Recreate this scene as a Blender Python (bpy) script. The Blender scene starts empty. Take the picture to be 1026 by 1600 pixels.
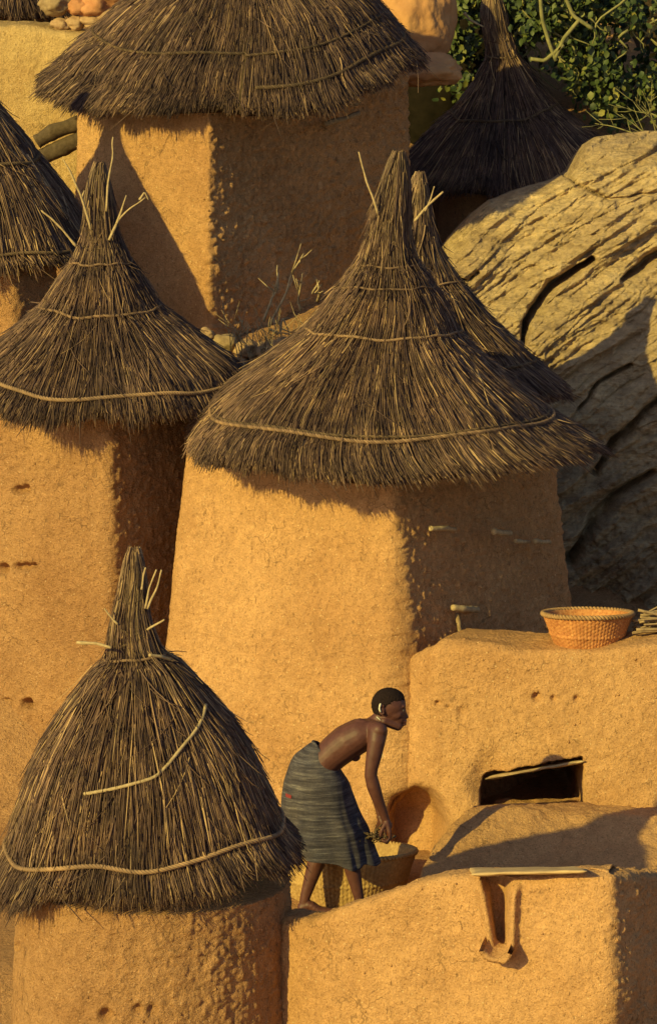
import bpy, bmesh, math, random
import numpy as np
from mathutils import Vector, Matrix
R = math.radians
rng = np.random.default_rng(7); random.seed(7)
C = bpy.context.scene.collection
sc = bpy.context.scene

# ------------------------------------------------------------------ camera
PITCH = R(10.5); F = 7200.0; CAMZ = 10.0
cam_d = bpy.data.cameras.new('camera'); cam = bpy.data.objects.new('camera', cam_d); C.objects.link(cam)
cam.location = (0, 0, CAMZ); cam.rotation_euler = (R(90) - PITCH, 0, 0)
cam_d.sensor_fit = 'VERTICAL'; cam_d.sensor_height = 36; cam_d.sensor_width = 36
cam_d.lens = 36 * F / 1600; cam_d.clip_start = 0.5; cam_d.clip_end = 500
sc.camera = cam
# ------------------------------------------------------------------ light
SUN_AZ = 43.0; SUN_EL = 24.0     # degrees to the left of the view, seen from behind the camera
to_sun = Vector((-math.sin(R(SUN_AZ)) * math.cos(R(SUN_EL)), -math.cos(R(SUN_AZ)) * math.cos(R(SUN_EL)), math.sin(R(SUN_EL))))
world = bpy.data.worlds.new('World'); sc.world = world; world.use_nodes = True
wn = world.node_tree; bg = wn.nodes['Background']
sky = wn.nodes.new('ShaderNodeTexSky'); sky.sky_type = 'NISHITA'; sky.sun_disc = False
sky.sun_elevation = R(SUN_EL); sky.sun_rotation = math.atan2(to_sun.x, to_sun.y)
sky.dust_density = 1.0; sky.air_density = 1.0; sky.ozone_density = 1.0
wn.links.new(sky.outputs[0], bg.inputs[0]); bg.inputs[1].default_value = 0.09
sd = bpy.data.lights.new('sun', 'SUN'); sd.energy = 4.75; sd.angle = R(0.5); sd.color = (1.0, 0.83, 0.225)
sun = bpy.data.objects.new('sun', sd); C.objects.link(sun)
sun.rotation_euler = to_sun.to_track_quat('Z', 'Y').to_euler(); sun.location = (-10, -5, 20)
vs = sc.view_settings; vs.view_transform = 'Standard'; vs.look = 'None'; vs.gamma = 1; vs.exposure = 0.10
vs.use_curve_mapping = False
sc.cycles.max_bounces = 6

# ------------------------------------------------------------------ placing
def at(px, py, Y):
    cp, sp = math.cos(PITCH), math.sin(PITCH); a = (px - 513) / F; b = (800 - py) / F
    d = (a, cp + b * sp, -sp + b * cp); t = Y / d[1]
    return np.array([a * t, Y, CAMZ + d[2] * t])
def mpp(py, Y):                                  # metres per pixel at that spot
    cp, sp = math.cos(PITCH), math.sin(PITCH); b = (800 - py) / F
    return Y / (cp + b * sp) / F
def X(px, Y, py=800): return at(px, py, Y)[0]
def Zh(py, Y): return at(513, py, Y)[2]
def topx(P):                                      # world points -> photo pixels (for shapes carved where the photo has them)
    P = np.asarray(P); cp, sp = math.cos(PITCH), math.sin(PITCH)
    y, z = P[..., 1], P[..., 2] - CAMZ; t = y * cp - z * sp
    return 513 + F * P[..., 0] / t, 800 - F * (y * sp + z * cp) / t

# ------------------------------------------------------------------ noise
def _h(i, j, k, s):
    n = (i.astype(np.int64) * 73856093) ^ (j.astype(np.int64) * 19349663) ^ (k.astype(np.int64) * 83492791) ^ (s * 2654435761)
    n = (n ^ (n >> 13)) * 1274126177 & 0x7fffffff; n = (n ^ (n >> 16)) & 0xffffff
    return n / 16777215.0 * 2 - 1
def vn(P, f=1.0, s=1):
    P = np.asarray(P) * f; I = np.floor(P); w = P - I; w = w * w * (3 - 2 * w); I = I.astype(np.int64)
    i, j, k = I[..., 0], I[..., 1], I[..., 2]; u, v, q = w[..., 0], w[..., 1], w[..., 2]
    def L(a, b, t): return a + (b - a) * t
    return L(L(L(_h(i, j, k, s), _h(i+1, j, k, s), u), L(_h(i, j+1, k, s), _h(i+1, j+1, k, s), u), v),
             L(L(_h(i, j, k+1, s), _h(i+1, j, k+1, s), u), L(_h(i, j+1, k+1, s), _h(i+1, j+1, k+1, s), u), v), q)
def fbm(P, f, o=3, s=1):
    a = 0; g = 1
    for k in range(o): a = a + g * vn(P, f * 2.03 ** k, s + k); g *= .5
    return a
def ss(a, b, x): t = np.clip((x - a) / (b - a), 0, 1); return t * t * (3 - 2 * t)

# ------------------------------------------------------------------ meshes and objects
def mk(name, V, quads=None, tris=None, mat=None, parent=None, smooth=True, origin=None, mids=None, mats=None):
    V = np.asarray(V, float).reshape(-1, 3)
    if parent is not None:
        o3 = np.array(parent['_o'])
    else:
        o3 = np.array(origin if origin is not None else [V[:, 0].mean(), V[:, 1].mean(), V[:, 2].min()])
    me = bpy.data.meshes.new(name); me.vertices.add(len(V)); me.vertices.foreach_set('co', (V - o3).ravel())
    q = np.zeros((0, 4), int) if quads is None else np.asarray(quads, int).reshape(-1, 4)
    t = np.zeros((0, 3), int) if tris is None else np.asarray(tris, int).reshape(-1, 3)
    idx = np.concatenate([q.ravel(), t.ravel()]); me.loops.add(len(idx)); me.loops.foreach_set('vertex_index', idx)
    nf = len(q) + len(t); me.polygons.add(nf)
    st = np.concatenate([np.arange(len(q)) * 4, len(q) * 4 + np.arange(len(t)) * 3])
    me.polygons.foreach_set('loop_start', st)
    me.polygons.foreach_set('use_smooth', np.full(nf, smooth))
    if mids is not None: me.polygons.foreach_set('material_index', mids)
    me.update(calc_edges=True); me.validate()
    for m in (mats or [mat]): me.materials.append(m)
    o = bpy.data.objects.new(name, me); C.objects.link(o); o['_o'] = [float(v) for v in o3]
    if parent is not None: o.parent = parent
    else: o.location = o3
    return o
def tag(o, label=None, cat=None, group=None, kind=None):
    if label: o['label'] = label
    if cat: o['category'] = cat
    if group: o['group'] = group
    if kind: o['kind'] = kind
    return o
def thing(name, loc, label, cat, group=None):
    o = bpy.data.objects.new(name, None); C.objects.link(o); o.location = [float(v) for v in loc]; o['_o'] = [float(v) for v in loc]
    o.empty_display_size = .2
    return tag(o, label, cat, group)
def gridq(n, m, wrapu=False):                      # verts indexed [j*n+i], i in n (u), j in m (v)
    nu = n if wrapu else n - 1
    i, j = np.meshgrid(np.arange(nu), np.arange(m - 1)); i = i.ravel(); j = j.ravel(); i2 = (i + 1) % n
    return np.stack([j*n+i, j*n+i2, (j+1)*n+i2, (j+1)*n+i], 1)
class MB:
    def __init__(s): s.V = []; s.Q = []; s.T = []; s.n = 0
    def add(s, V, Q=None, T=None):
        V = np.asarray(V, float).reshape(-1, 3)
        if Q is not None and len(Q): s.Q.append(np.asarray(Q).reshape(-1, 4) + s.n)
        if T is not None and len(T): s.T.append(np.asarray(T).reshape(-1, 3) + s.n)
        s.V.append(V); s.n += len(V)
    def tube(s, P, r, sides=8, wob=0, seed=1):
        P = np.asarray(P, float); K = len(P); r = np.full(K, r) if np.isscalar(r) else np.asarray(r, float)
        T = np.gradient(P, axis=0); T /= np.linalg.norm(T, axis=1)[:, None] + 1e-9
        ref = np.array([0, 0, 1.]) if abs(T[0][2]) < .8 else np.array([1., 0, 0])
        a = np.cross(T, ref); a /= np.linalg.norm(a, axis=1)[:, None] + 1e-9; b = np.cross(T, a)
        th = np.arange(sides) / sides * 2 * math.pi
        V = P[:, None] + r[:, None, None] * (np.cos(th)[None, :, None] * a[:, None] + np.sin(th)[None, :, None] * b[:, None])
        if wob: V = V + wob * vn(V, 40, seed)[..., None] * (V - P[:, None]) / (r[:, None, None] + 1e-6) 
        V = V.reshape(-1, 3); n0 = len(V); V = np.vstack([V, P[0], P[-1]])
        i = np.arange(sides); i2 = (i + 1) % sides
        T3 = np.vstack([np.stack([np.full(sides, n0), i2, i], 1), np.stack([np.full(sides, n0+1), (K-1)*sides+i, (K-1)*sides+i2], 1)])
        s.add(V, gridq(sides, K, True), T3)
    def pebbles(s, P, r, seed=0):                  # many small rough stones
        P = np.asarray(P); N = len(P); o = np.array([[1,0,0],[-1,0,0],[0,1,0],[0,-1,0],[0,0,1],[0,0,-1.]])
        f = np.array([[0,2,4],[2,1,4],[1,3,4],[3,0,4],[2,0,5],[1,2,5],[3,1,5],[0,3,5]])
        g = np.random.default_rng(seed); V = P[:, None] + o[None] * (np.asarray(r)[:, None, None] * g.uniform(.6, 1.3, (N, 6, 1)))
        s.add(V.reshape(-1, 3), None, (f[None] + (np.arange(N) * 6)[:, None, None]).reshape(-1, 3))
    def build(s, name, mat, parent=None, **k):
        return mk(name, np.vstack(s.V), np.vstack(s.Q) if s.Q else None, np.vstack(s.T) if s.T else None, mat, parent, **k)

# ------------------------------------------------------------------ materials
def nmat(name, rough=.9, spec=.2):
    m = bpy.data.materials.new(name); m.use_nodes = True; nt = m.node_tree; b = nt.nodes['Principled BSDF']
    b.inputs['Roughness'].default_value = rough; b.inputs['Specular IOR Level'].default_value = spec
    return m, nt, b
def N(nt, t, **k):
    n = nt.nodes.new(t)
    for a, v in k.items():
        if a in n.inputs: n.inputs[a].default_value = v
        else: setattr(n, a, v)
    return n
def ramp(nt, src, stops):
    r = nt.nodes.new('ShaderNodeValToRGB'); e = r.color_ramp.elements
    while len(e) < len(stops): e.new(.5)
    for k, (p, c) in enumerate(stops):
        e[k].position = p; e[k].color = (*c, 1) if len(c) == 3 else c
    nt.links.new(src, r.inputs[0]); return r
def noise(nt, co, scale, detail=3, rough=.6):
    n = N(nt, 'ShaderNodeTexNoise'); n.inputs['Scale'].default_value = scale; n.inputs['Detail'].default_value = detail
    n.inputs['Roughness'].default_value = rough; nt.links.new(co, n.inputs['Vector']); return n
def mixc(nt, a, b, f, mode='MIX'):
    m = nt.nodes.new('ShaderNodeMix'); m.data_type = 'RGBA'; m.blend_type = mode
    for s, v in ((0, f), (6, a), (7, b)):
        if hasattr(v, 'links'): nt.links.new(v, m.inputs[s])
        else: m.inputs[s].default_value = v if s == 0 else (*v, 1)
    return m.outputs[2]
def mud(name, c1, c2, c3, bump=.019, grain=1.0):
    m, nt, b = nmat(name, .95, .08); co = N(nt, 'ShaderNodeTexCoord').outputs['Object']
    big = noise(nt, co, 2.2, 4); med = noise(nt, co, 22, 4, .7); fin = noise(nt, co, 95, 4, .75)
    r1 = ramp(nt, big.outputs[0], [(.35, c1), (.65, c2)]); r2 = ramp(nt, med.outputs[0], [(.3, (.78,.76,.72)), (.7, (1.12,1.1,1.05))])
    a = mixc(nt, r1.outputs[0], r2.outputs[0], .8, 'MULTIPLY')
    pt = noise(nt, co, .9, 5, .65); pr = ramp(nt, pt.outputs[0], [(.38, (.80,.74,.70)), (.5, (1,1,1)), (.66, (1.10,1.12,1.14))]); a = mixc(nt, a, pr.outputs[0], .5, 'MULTIPLY')
    ms = N(nt, 'ShaderNodeMapping'); ms.inputs['Scale'].default_value = (1, 1, .09); nt.links.new(co, ms.inputs[0])
    st = noise(nt, ms.outputs[0], 9, 4, .7); sr = ramp(nt, st.outputs[0], [(.30, (.74,.68,.64)), (.46, (1,1,1)), (.7, (1.06,1.06,1.06))]); a = mixc(nt, a, sr.outputs[0], .35, 'MULTIPLY')
    r3 = ramp(nt, fin.outputs[0], [(.3, (.48,.42,.36)), (.44, (.93,.91,.90)), (.6, (1.05,1.05,1.05)), (.72, (1.5,1.42,1.25))])
    a = mixc(nt, a, r3.outputs[0], .9 * grain, 'MULTIPLY')
    vo = N(nt, 'ShaderNodeTexVoronoi'); vo.inputs['Scale'].default_value = 26; nt.links.new(co, vo.inputs['Vector'])
    vr = ramp(nt, vo.outputs['Distance'], [(.07, (1,1,1)), (.13, (0,0,0))])
    a = mixc(nt, a, c3, vr.outputs[0])
    # straw and grit flecks
    v2 = N(nt, 'ShaderNodeTexVoronoi'); v2.inputs['Scale'].default_value = 60; nt.links.new(co, v2.inputs['Vector'])
    v2r = ramp(nt, v2.outputs['Distance'], [(.08, (1,1,1)), (.16, (0,0,0))]); a = mixc(nt, a, tuple(v * .35 for v in c1), v2r.outputs[0])
    wv = noise(nt, co, 5, 3); wa = N(nt, 'ShaderNodeVectorMath', operation='MULTIPLY_ADD'); wa.inputs[1].default_value = (.35,.35,.35); nt.links.new(wv.outputs['Color'], wa.inputs[0]); nt.links.new(co, wa.inputs[2])
    cv = N(nt, 'ShaderNodeTexVoronoi', feature='DISTANCE_TO_EDGE'); cv.inputs['Scale'].default_value = 4.5; nt.links.new(wa.outputs[0], cv.inputs['Vector'])
    cr = ramp(nt, cv.outputs['Distance'], [(.006, (1,1,1)), (.018, (0,0,0))]); cm = noise(nt, co, 3.1, 2); cmr = ramp(nt, cm.outputs[0], [(.52, (0,0,0)), (.6, (.7,.7,.7))])
    cf = N(nt, 'ShaderNodeMath', operation='MULTIPLY'); nt.links.new(cr.outputs[0], cf.inputs[0]); nt.links.new(cmr.outputs[0], cf.inputs[1]); a = mixc(nt, a, tuple(v * .45 for v in c1), cf.outputs[0])
    mp = N(nt, 'ShaderNodeMapping'); mp.inputs['Scale'].default_value = (1, 1, .4); nt.links.new(co, mp.inputs[0])
    fl = noise(nt, mp.outputs[0], 62, 2, .5); fr = ramp(nt, fl.outputs[0], [(.27, (1,1,1)), (.35, (0,0,0))]); a = mixc(nt, a, tuple(v * .55 for v in c1), fr.outputs[0])
    nt.links.new(a, b.inputs['Base Color'])
    bp = N(nt, 'ShaderNodeBump'); bp.inputs['Strength'].default_value = 1; bp.inputs['Distance'].default_value = bump
    ad = N(nt, 'ShaderNodeMath', operation='ADD'); ml = N(nt, 'ShaderNodeMath', operation='MULTIPLY'); ml.inputs[1].default_value = .55
    nt.links.new(fin.outputs[0], ml.inputs[0]); nt.links.new(ml.outputs[0], ad.inputs[0]); nt.links.new(med.outputs[0], ad.inputs[1])
    nt.links.new(ad.outputs[0], bp.inputs['Height']); nt.links.new(bp.outputs[0], b.inputs['Normal'])
    return m
def straw(name, stops, rough=.75):
    m, nt, b = nmat(name, rough, .25); g = N(nt, 'ShaderNodeNewGeometry'); co = N(nt, 'ShaderNodeTexCoord').outputs['Object']
    r = ramp(nt, g.outputs['Random Per Island'], stops); n = noise(nt, co, 9, 3); n2 = noise(nt, co, 2.0, 3)
    r2 = ramp(nt, n.outputs[0], [(.32, (.65,.65,.67)), (.68, (1.22,1.18,1.1))]); r3 = ramp(nt, n2.outputs[0], [(.38, (.7,.69,.73)), (.62, (1.22,1.18,1.08))])
    a = mixc(nt, r.outputs[0], r2.outputs[0], 1, 'MULTIPLY'); a = mixc(nt, a, r3.outputs[0], 1, 'MULTIPLY')
    nt.links.new(a, b.inputs['Base Color']); return m
def plain(name, c1, c2, sc_=30, rough=.8, bump=.002, spec=.2, detail=4, stretch=None):
    m, nt, b = nmat(name, rough, spec); co = N(nt, 'ShaderNodeTexCoord').outputs['Object']
    if stretch:
        mp = N(nt, 'ShaderNodeMapping'); mp.inputs['Scale'].default_value = stretch; nt.links.new(co, mp.inputs[0]); co = mp.outputs[0]
    n = noise(nt, co, sc_, detail, .65); r = ramp(nt, n.outputs[0], [(.3, c1), (.7, c2)]); nt.links.new(r.outputs[0], b.inputs['Base Color'])
    bp = N(nt, 'ShaderNodeBump'); bp.inputs['Strength'].default_value = 1; bp.inputs['Distance'].default_value = bump
    nt.links.new(n.outputs[0], bp.inputs['Height']); nt.links.new(bp.outputs[0], b.inputs['Normal']); return m
MUD = mud('mud_plaster', (.51,.285,.135), (.60,.345,.168), (.68,.46,.24))
MUDR = mud('rough_mud_plaster', (.46,.25,.125), (.56,.315,.155), (.66,.42,.24), bump=.034)
MUDP = mud('pale_earth', (.50,.33,.15), (.60,.42,.20), (.64,.46,.26))
THATCH = straw('thatch', [(0, (.058,.034,.033)), (.35, (.120,.074,.064)), (.7, (.188,.118,.093)), (.9, (.30,.195,.13)), (1, (.54,.37,.21))])
THATCHD = straw('old_thatch', [(0, (.052,.031,.032)), (.4, (.106,.066,.060)), (.78, (.170,.107,.088)), (.93, (.27,.175,.12)), (1, (.46,.31,.19))])
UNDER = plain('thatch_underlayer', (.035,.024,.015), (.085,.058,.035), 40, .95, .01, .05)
PEAK = straw('peak_straw', [(0, (.15,.10,.07)), (.5, (.27,.185,.12)), (1, (.44,.31,.19))])
ROPE = straw('grass_rope', [(0, (.15,.09,.06)), (.5, (.23,.145,.09)), (1, (.34,.22,.13))])
ROPED = straw('old_grass_rope', [(0, (.07,.045,.028)), (1, (.15,.10,.06))])
STICK = plain('peeled_stick', (.28,.20,.11), (.52,.38,.21), 40, .8, .002)
WOOD = plain('old_wood', (.20,.13,.075), (.36,.25,.14), 30, .85, .003)
STONE = plain('stone', (.33,.20,.11), (.50,.33,.19), 12, .9, .01)
SKIN = plain('skin', (.075,.026,.022), (.115,.043,.035), 26, .54, .0018, .38)
HAIR = plain('hair', (.010,.006,.007), (.030,.016,.016), 160, .9, .008, .15)

# ------------------------------------------------------------------ mud bodies
def rounded(corners, rad, step):
    P = np.array(corners, float); out = []
    per = 0; seg = []
    for a, b in zip(P, np.roll(P, -1, 0)):
        n = max(2, int(np.linalg.norm(b - a) / step)); out.append(a + (b - a) * (np.arange(n) / n)[:, None])
    Q = np.vstack(out); w = max(3, int(rad / step)); k = np.hanning(2 * w + 3)[1:-1]; k /= k.sum(); n = len(Q)
    h = len(k) // 2; E = np.vstack([Q[-h:], Q, Q[:h]])
    return np.stack([np.convolve(E[:, 0], k, 'valid'), np.convolve(E[:, 1], k, 'valid')], 1)
def mudbody(root, corners, z0, z1, taper=.08, rad=.12, step=.012, mat=MUD, seed=1, amp=1.0, flare=0, pits=(), rough_right=1.0, npeb=500, name='wall', bulge=0):
    Q = rounded(corners, rad, step); n = len(Q); c = Q.mean(0); m = max(8, int((z1 - z0) / step)); z = np.linspace(z0, z1, m)
    T = np.roll(Q, -1, 0) - np.roll(Q, 1, 0); T /= np.linalg.norm(T, axis=1)[:, None]
    nn = np.stack([T[:, 1], -T[:, 0]], 1)
    if ((Q - c) * nn).sum() < 0: nn = -nn
    h = (z1 - z)[:, None, None]
    off = taper * h + flare * np.clip((h - flare_h) / 1.0, 0, 3) ** 1.5 if flare else taper * h
    off = off + bulge * np.sin(np.clip(h / (z1 - z0), 0, 1) * math.pi)
    XY = Q[None] + nn[None] * off
    V = np.concatenate([XY, np.broadcast_to(z[:, None, None], (m, n, 1))], 2)
    right = np.clip(nn[:, 0] * math.cos(R(SUN_AZ)) - nn[:, 1] * math.sin(R(SUN_AZ)), 0, 1) ** .7
    a = (.55 + (rough_right) * right)[None]
    W = V.copy(); W[..., 2] *= .75
    lo = (1 - .85 * np.clip(right * 1.3, 0, 1))[None]
    d = lo * .022 * fbm(W, 1.6, 2, seed) + a * amp * (.0065 * lo * fbm(W, 9, 2, seed + 5) + .0078 * np.abs(fbm(W, 34, 3, seed + 9)) + .0022 * fbm(W, 22, 1, seed + 11))
    N3 = np.concatenate([np.broadcast_to(nn[None], (m, n, 2)), np.zeros((m, n, 1))], 2)
    for (px, py, r, dep) in pits:
        ux, uy = topx(V); d = d - dep * np.exp(-(((ux - px) ** 2 + (uy - py) ** 2) / r ** 2) ** 2) * (N3[..., 1] < 0)
    V = V + N3 * d[..., None]
    mb = MB(); top = V[-1]; cc = top.mean(0) + np.array([0, 0, .02])
    i = np.arange(n); mb.add(np.vstack([V.reshape(-1, 3), cc]), gridq(n, m, True), np.stack([(m-1)*n+i, (m-1)*n+(i+1) % n, np.full(n, m*n)], 1))
    g = np.random.default_rng(seed); sel = g.integers(0, m * n, npeb * 3); keep = N3.reshape(-1, 3)[sel][:, 1] < .2
    w = np.where(N3.reshape(-1, 3)[sel][:, 0] > .2, 1.0, .35); keep &= g.random(len(sel)) < w; sel = sel[keep]
    rr = .0025 + .0075 * g.random(len(sel)) ** 3
    mb.pebbles(V.reshape(-1, 3)[sel], rr, seed)
    return mb.build(name, mat, root)
flare_h = 1.2
def quad_corners(cx, Y, py, wl, aL, wr, aR):
    """corner nearest the camera at pixel cx, depth Y; left face wl px wide turned aL degrees, right face wr px wide turned aR"""
    x = X(cx, Y, py); s = mpp(py, Y); l = wl * s / math.cos(R(aL)); r = wr * s / math.cos(R(aR))
    c = np.array([x, Y]); L = c + l * np.array([-math.cos(R(aL)), math.sin(R(aL))]); Rr = c + r * np.array([math.cos(R(aR)), math.sin(R(aR))])
    return [c, Rr, L + Rr - c, L]

# ------------------------------------------------------------------ thatch
def strands(P, Nn, rad, sides=3):
    """P (n,K,3) paths, Nn (n,K,3) normals, rad (n,K)"""
    n, K, _ = P.shape; T = np.gradient(P, axis=1); T /= np.linalg.norm(T, axis=2)[..., None] + 1e-9
    S = np.cross(T, Nn); S /= np.linalg.norm(S, axis=2)[..., None] + 1e-9; B = np.cross(S, T)
    th = R(90) + np.arange(sides) / sides * 2 * math.pi
    V = P[:, :, None] + rad[:, :, None, None] * (np.cos(th)[None, None, :, None] * S[:, :, None] + np.sin(th)[None, None, :, None] * B[:, :, None])
    V = V.reshape(-1, 3); base = (np.arange(n) * K * sides)[:, None]; q = gridq(sides, K, True)
    Q = (q[None] + base[..., None]).reshape(-1, 4)
    cap = np.array([[(K-1)*sides, (K-1)*sides+1, (K-1)*sides+2]]) if sides == 3 else None
    T3 = (cap[None] + base[..., None]).reshape(-1, 3)
    return V, Q, T3
class Roof:
    def __init__(s, Y, prof, tilt=(0, 0), mod=None):
        prof = [(prof[0][0] + 1, prof[0][1] - 16, prof[0][2] * .3)] + list(prof); prof = np.array(prof, float); A = np.array([at(c, y, Y) for c, y, r in prof]); Rm = np.array([r * mpp(y, Y) for c, y, r in prof])
        M = np.column_stack([A, Rm]); sl = np.r_[0, np.cumsum(np.hypot(np.diff(Rm), np.diff(A[:, 2])))]
        s.S = sl[-1]; u = np.linspace(0, s.S, 160); D = np.column_stack([np.interp(u, sl, M[:, k]) for k in range(4)])
        k = np.hanning(13)[1:-1]; k /= k.sum(); E = np.vstack([np.repeat(D[:1], 5, 0), D, D[-1] + (D[-1] - D[-2]) * np.arange(1, 6)[:, None]])
        D = np.column_stack([np.convolve(E[:, q], k, 'valid') for q in range(4)])
        ext = D[-1] - D[-4]; ext = ext / (u[-1] - u[-4]); uu = np.linspace(.01, .3, 12); X2 = D[-1] + ext * uu[:, None]; X2[:, 2] -= .25 * uu ** 1.3
        s.u = np.r_[u, s.S + uu]; s.D = np.vstack([D, X2]); s.tilt = tilt; s.mod = mod; s.Y = Y; s.ropes = []
    def pos(s, t, ph, off=0):
        cx, cy, cz, r = [np.interp(t, s.u, s.D[:, k]) for k in range(4)]; e = .01
        r2, z2 = np.interp(t + e, s.u, s.D[:, 3]), np.interp(t + e, s.u, s.D[:, 2]); dr = (r2 - r) / e; dz = (z2 - cz) / e
        L = np.hypot(dr, dz) + 1e-9; c, sn = np.cos(ph), np.sin(ph)
        if s.mod is not None: r = r * (1 + s.mod(ph, t / s.S))
        r = r * (1 + .03 * np.sin(3 * ph + s.Y) * t / s.S + .02 * np.sin(7 * ph + 2 * s.Y) * t / s.S)
        nn = np.stack([-dz / L * c, -dz / L * sn, dr / L], -1)
        P = np.stack([cx + r * c, cy + r * sn, cz + r * c * s.tilt[0] + r * sn * s.tilt[1] - .02 * np.sin(5 * ph + 3 * s.Y) * (t / s.S) ** 2 * min(1., s.S)], -1)
        return P + nn * np.asarray(off)[..., None], nn
def make_roof(root, rf, mat, dens=1500, seed=1, rad=(.003, .0062), lens=(.22, .55), fringe=1.0, under=True, lift=1.0, gold=None):
    g = np.random.default_rng(seed); u = rf.u; Rr = np.maximum(rf.D[:, 3], .02); inside = u <= rf.S
    cdf = np.cumsum(np.where(inside, Rr, 0)); area = np.trapz(Rr[inside], u[inside]) * 2 * math.pi; cdf = cdf / cdf[-1]
    Re0 = rf.D[159, 3]
    def layer(n, s0, ln, offb, K=6, jit=1.0, tipl=.022):
        s0 = np.asarray(s0); ph = g.uniform(-math.pi, math.pi, n); back = (ph > .5) & (ph < math.pi - .5)
        keep = ~back | (g.random(n) < .35); ph = ph[keep]; s0 = s0[keep]; ln = ln[keep]; offb = offb[keep]; n = len(ph)
        k = np.linspace(0, 1, K)[None]
        ln = ln + (.040 * vn(np.stack([ph * 7 * Re0, ph * 0 + seed, ph * 0], 1), 1, seed + 3) + .022 * vn(np.stack([ph * 26 * Re0, ph * 0 + seed, ph * 0], 1), 1, seed + 4)) * (s0 + ln > rf.S - .12)
        t = s0[:, None] + ln[:, None] * k
        r = np.maximum(np.interp(t, u, rf.D[:, 3]), .03)
        clump = vn(np.stack([ph * 9, s0 * 3, s0 * 0 + seed], 1), 1, seed)
        clump2 = vn(np.stack([ph * 40, s0 * 2.0, s0 * 0 + seed], 1), 1, seed + 7)
        drift = (g.normal(0, .022, n) * jit + .03 * clump)[:, None] * (k ** 1.2) * ln[:, None] / .4
        drift = drift + (g.normal(0, .006, n))[:, None] * np.sin(k * 3 + g.uniform(0, 6, n)[:, None])
        phk = ph[:, None] + drift / r
        off = offb[:, None] + (.010 * clump2)[:, None] + tipl * lift * (np.abs(g.normal(0, .6, n))[:, None]) * k ** 2.5
        for rs in rf.ropes: off = off - .022 * np.exp(-((t - rs) / .028) ** 2)
        P, nn = rf.pos(t, phk, off)
        rr = (.64 * g.uniform(rad[0], rad[1], n) * np.exp(g.normal(0, .28, n)))[:, None] * (1 - .55 * k ** 2)
        return strands(P, nn, rr)
    mb = MB(); n = int(dens * 2.2 * area)
    s0 = np.interp(g.random(n), cdf, u) - .05; ln = g.uniform(lens[0], lens[1], n); s0 = np.maximum(s0, .0)
    ln = np.minimum(ln, np.maximum(.08, rf.S + .03 * g.standard_normal(n) - s0))
    mb.add(*layer(n, s0, ln, g.uniform(-.012, .016, n)))
    # fringe of the eave: several layers thick
    Re = rf.D[159, 3]; nfr = int(900 * 2 * math.pi * Re * fringe)
    ln = g.uniform(.14, .34, nfr); end = rf.S + g.normal(.0, .018, nfr) + .03 * vn(np.stack([g.uniform(0, 1, nfr)] * 3, 1), 3, seed)
    offb = g.uniform(-.085, .01, nfr); end = end + offb * .4
    mb.add(*layer(nfr, end - ln, ln, offb, 5, 1.6, .012))
    # a few long loose stalks
    nl = int(60 * area); s0 = g.uniform(.2, .95, nl) * rf.S; mb.add(*layer(nl, s0, g.uniform(.15, .3, nl), np.full(nl, .018), 5, 9.0, .045))
    o = mb.build('thatch_roof', mat, root)
    neck = rf.ropes[0] if rf.ropes else .3
    if neck > .15:
        q = MB(); n = int(9000 * neck * .22 + 300); s0 = g.uniform(0, neck * .9, n); ln = np.minimum(g.uniform(.10, .24, n), neck - s0 + g.uniform(-.01, .03, n)); r0 = rad; 
        V_, Q_, T_ = layer(n, s0, np.maximum(ln, .04), g.uniform(.002, .012, n), 6, .5, .004); q.add(V_, Q_, T_); q.build('peak_bundle', PEAK, o)
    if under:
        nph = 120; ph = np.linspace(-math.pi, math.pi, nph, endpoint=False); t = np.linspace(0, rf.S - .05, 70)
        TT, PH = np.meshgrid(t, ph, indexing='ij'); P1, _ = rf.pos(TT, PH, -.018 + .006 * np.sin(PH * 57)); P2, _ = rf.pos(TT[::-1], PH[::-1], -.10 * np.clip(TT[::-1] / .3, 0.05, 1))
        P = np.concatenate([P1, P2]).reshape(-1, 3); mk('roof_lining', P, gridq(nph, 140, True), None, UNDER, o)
    return o
def rope_on(roof_obj, rf, t, mat=ROPE, r=.0085, tiltx=0, off=.012, ph0=-math.pi, ph1=math.pi, wob=.012, seed=1, pitch=.055, name='binding_rope', slope=0):
    n = int(max(40, np.interp(t, rf.u, rf.D[:, 3]) * abs(ph1 - ph0) / .010)); ph = np.linspace(ph0, ph1, n)
    tt = t + wob * vn(np.stack([np.cos(ph) * 3, np.sin(ph) * 3, ph * 0 + seed], 1), 1, seed) + tiltx * np.cos(ph) + slope * (ph - ph0)
    P, nn = rf.pos(tt, ph, off); T = np.gradient(P, axis=0); T /= np.linalg.norm(T, axis=1)[:, None]; B = np.cross(T, nn)
    L = np.r_[0, np.cumsum(np.linalg.norm(np.diff(P, axis=0), axis=1))]; mb = MB()
    for k in range(3):
        a = L / pitch * 2 * math.pi + k * 2.094; mb.tube(P + (np.cos(a)[:, None] * nn + np.sin(a)[:, None] * B) * r * .62, r * .66, 6)
    return mb.build(name, mat, roof_obj)
def stick_on(parent, pts, Y, r0=.008, r1=.004, mat=STICK, name='stick', dys=None, seed=1, top=None):
    P = np.array([at(p[0], p[1], Y + (p[2] if len(p) > 2 else 0)) for p in pts]); n = 14
    u = np.linspace(0, len(P) - 1, n); Q = np.column_stack([np.interp(u, np.arange(len(P)), P[:, k]) for k in range(3)])
    Q = Q + .006 * np.stack([vn(Q, 12, seed + k) for k in range(3)], 1)
    mb = MB(); mb.tube(Q, np.linspace(r0, r1, n) * (1 + .25 * vn(Q, 30, seed)), 7); return mb.build(name, mat, parent)

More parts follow.
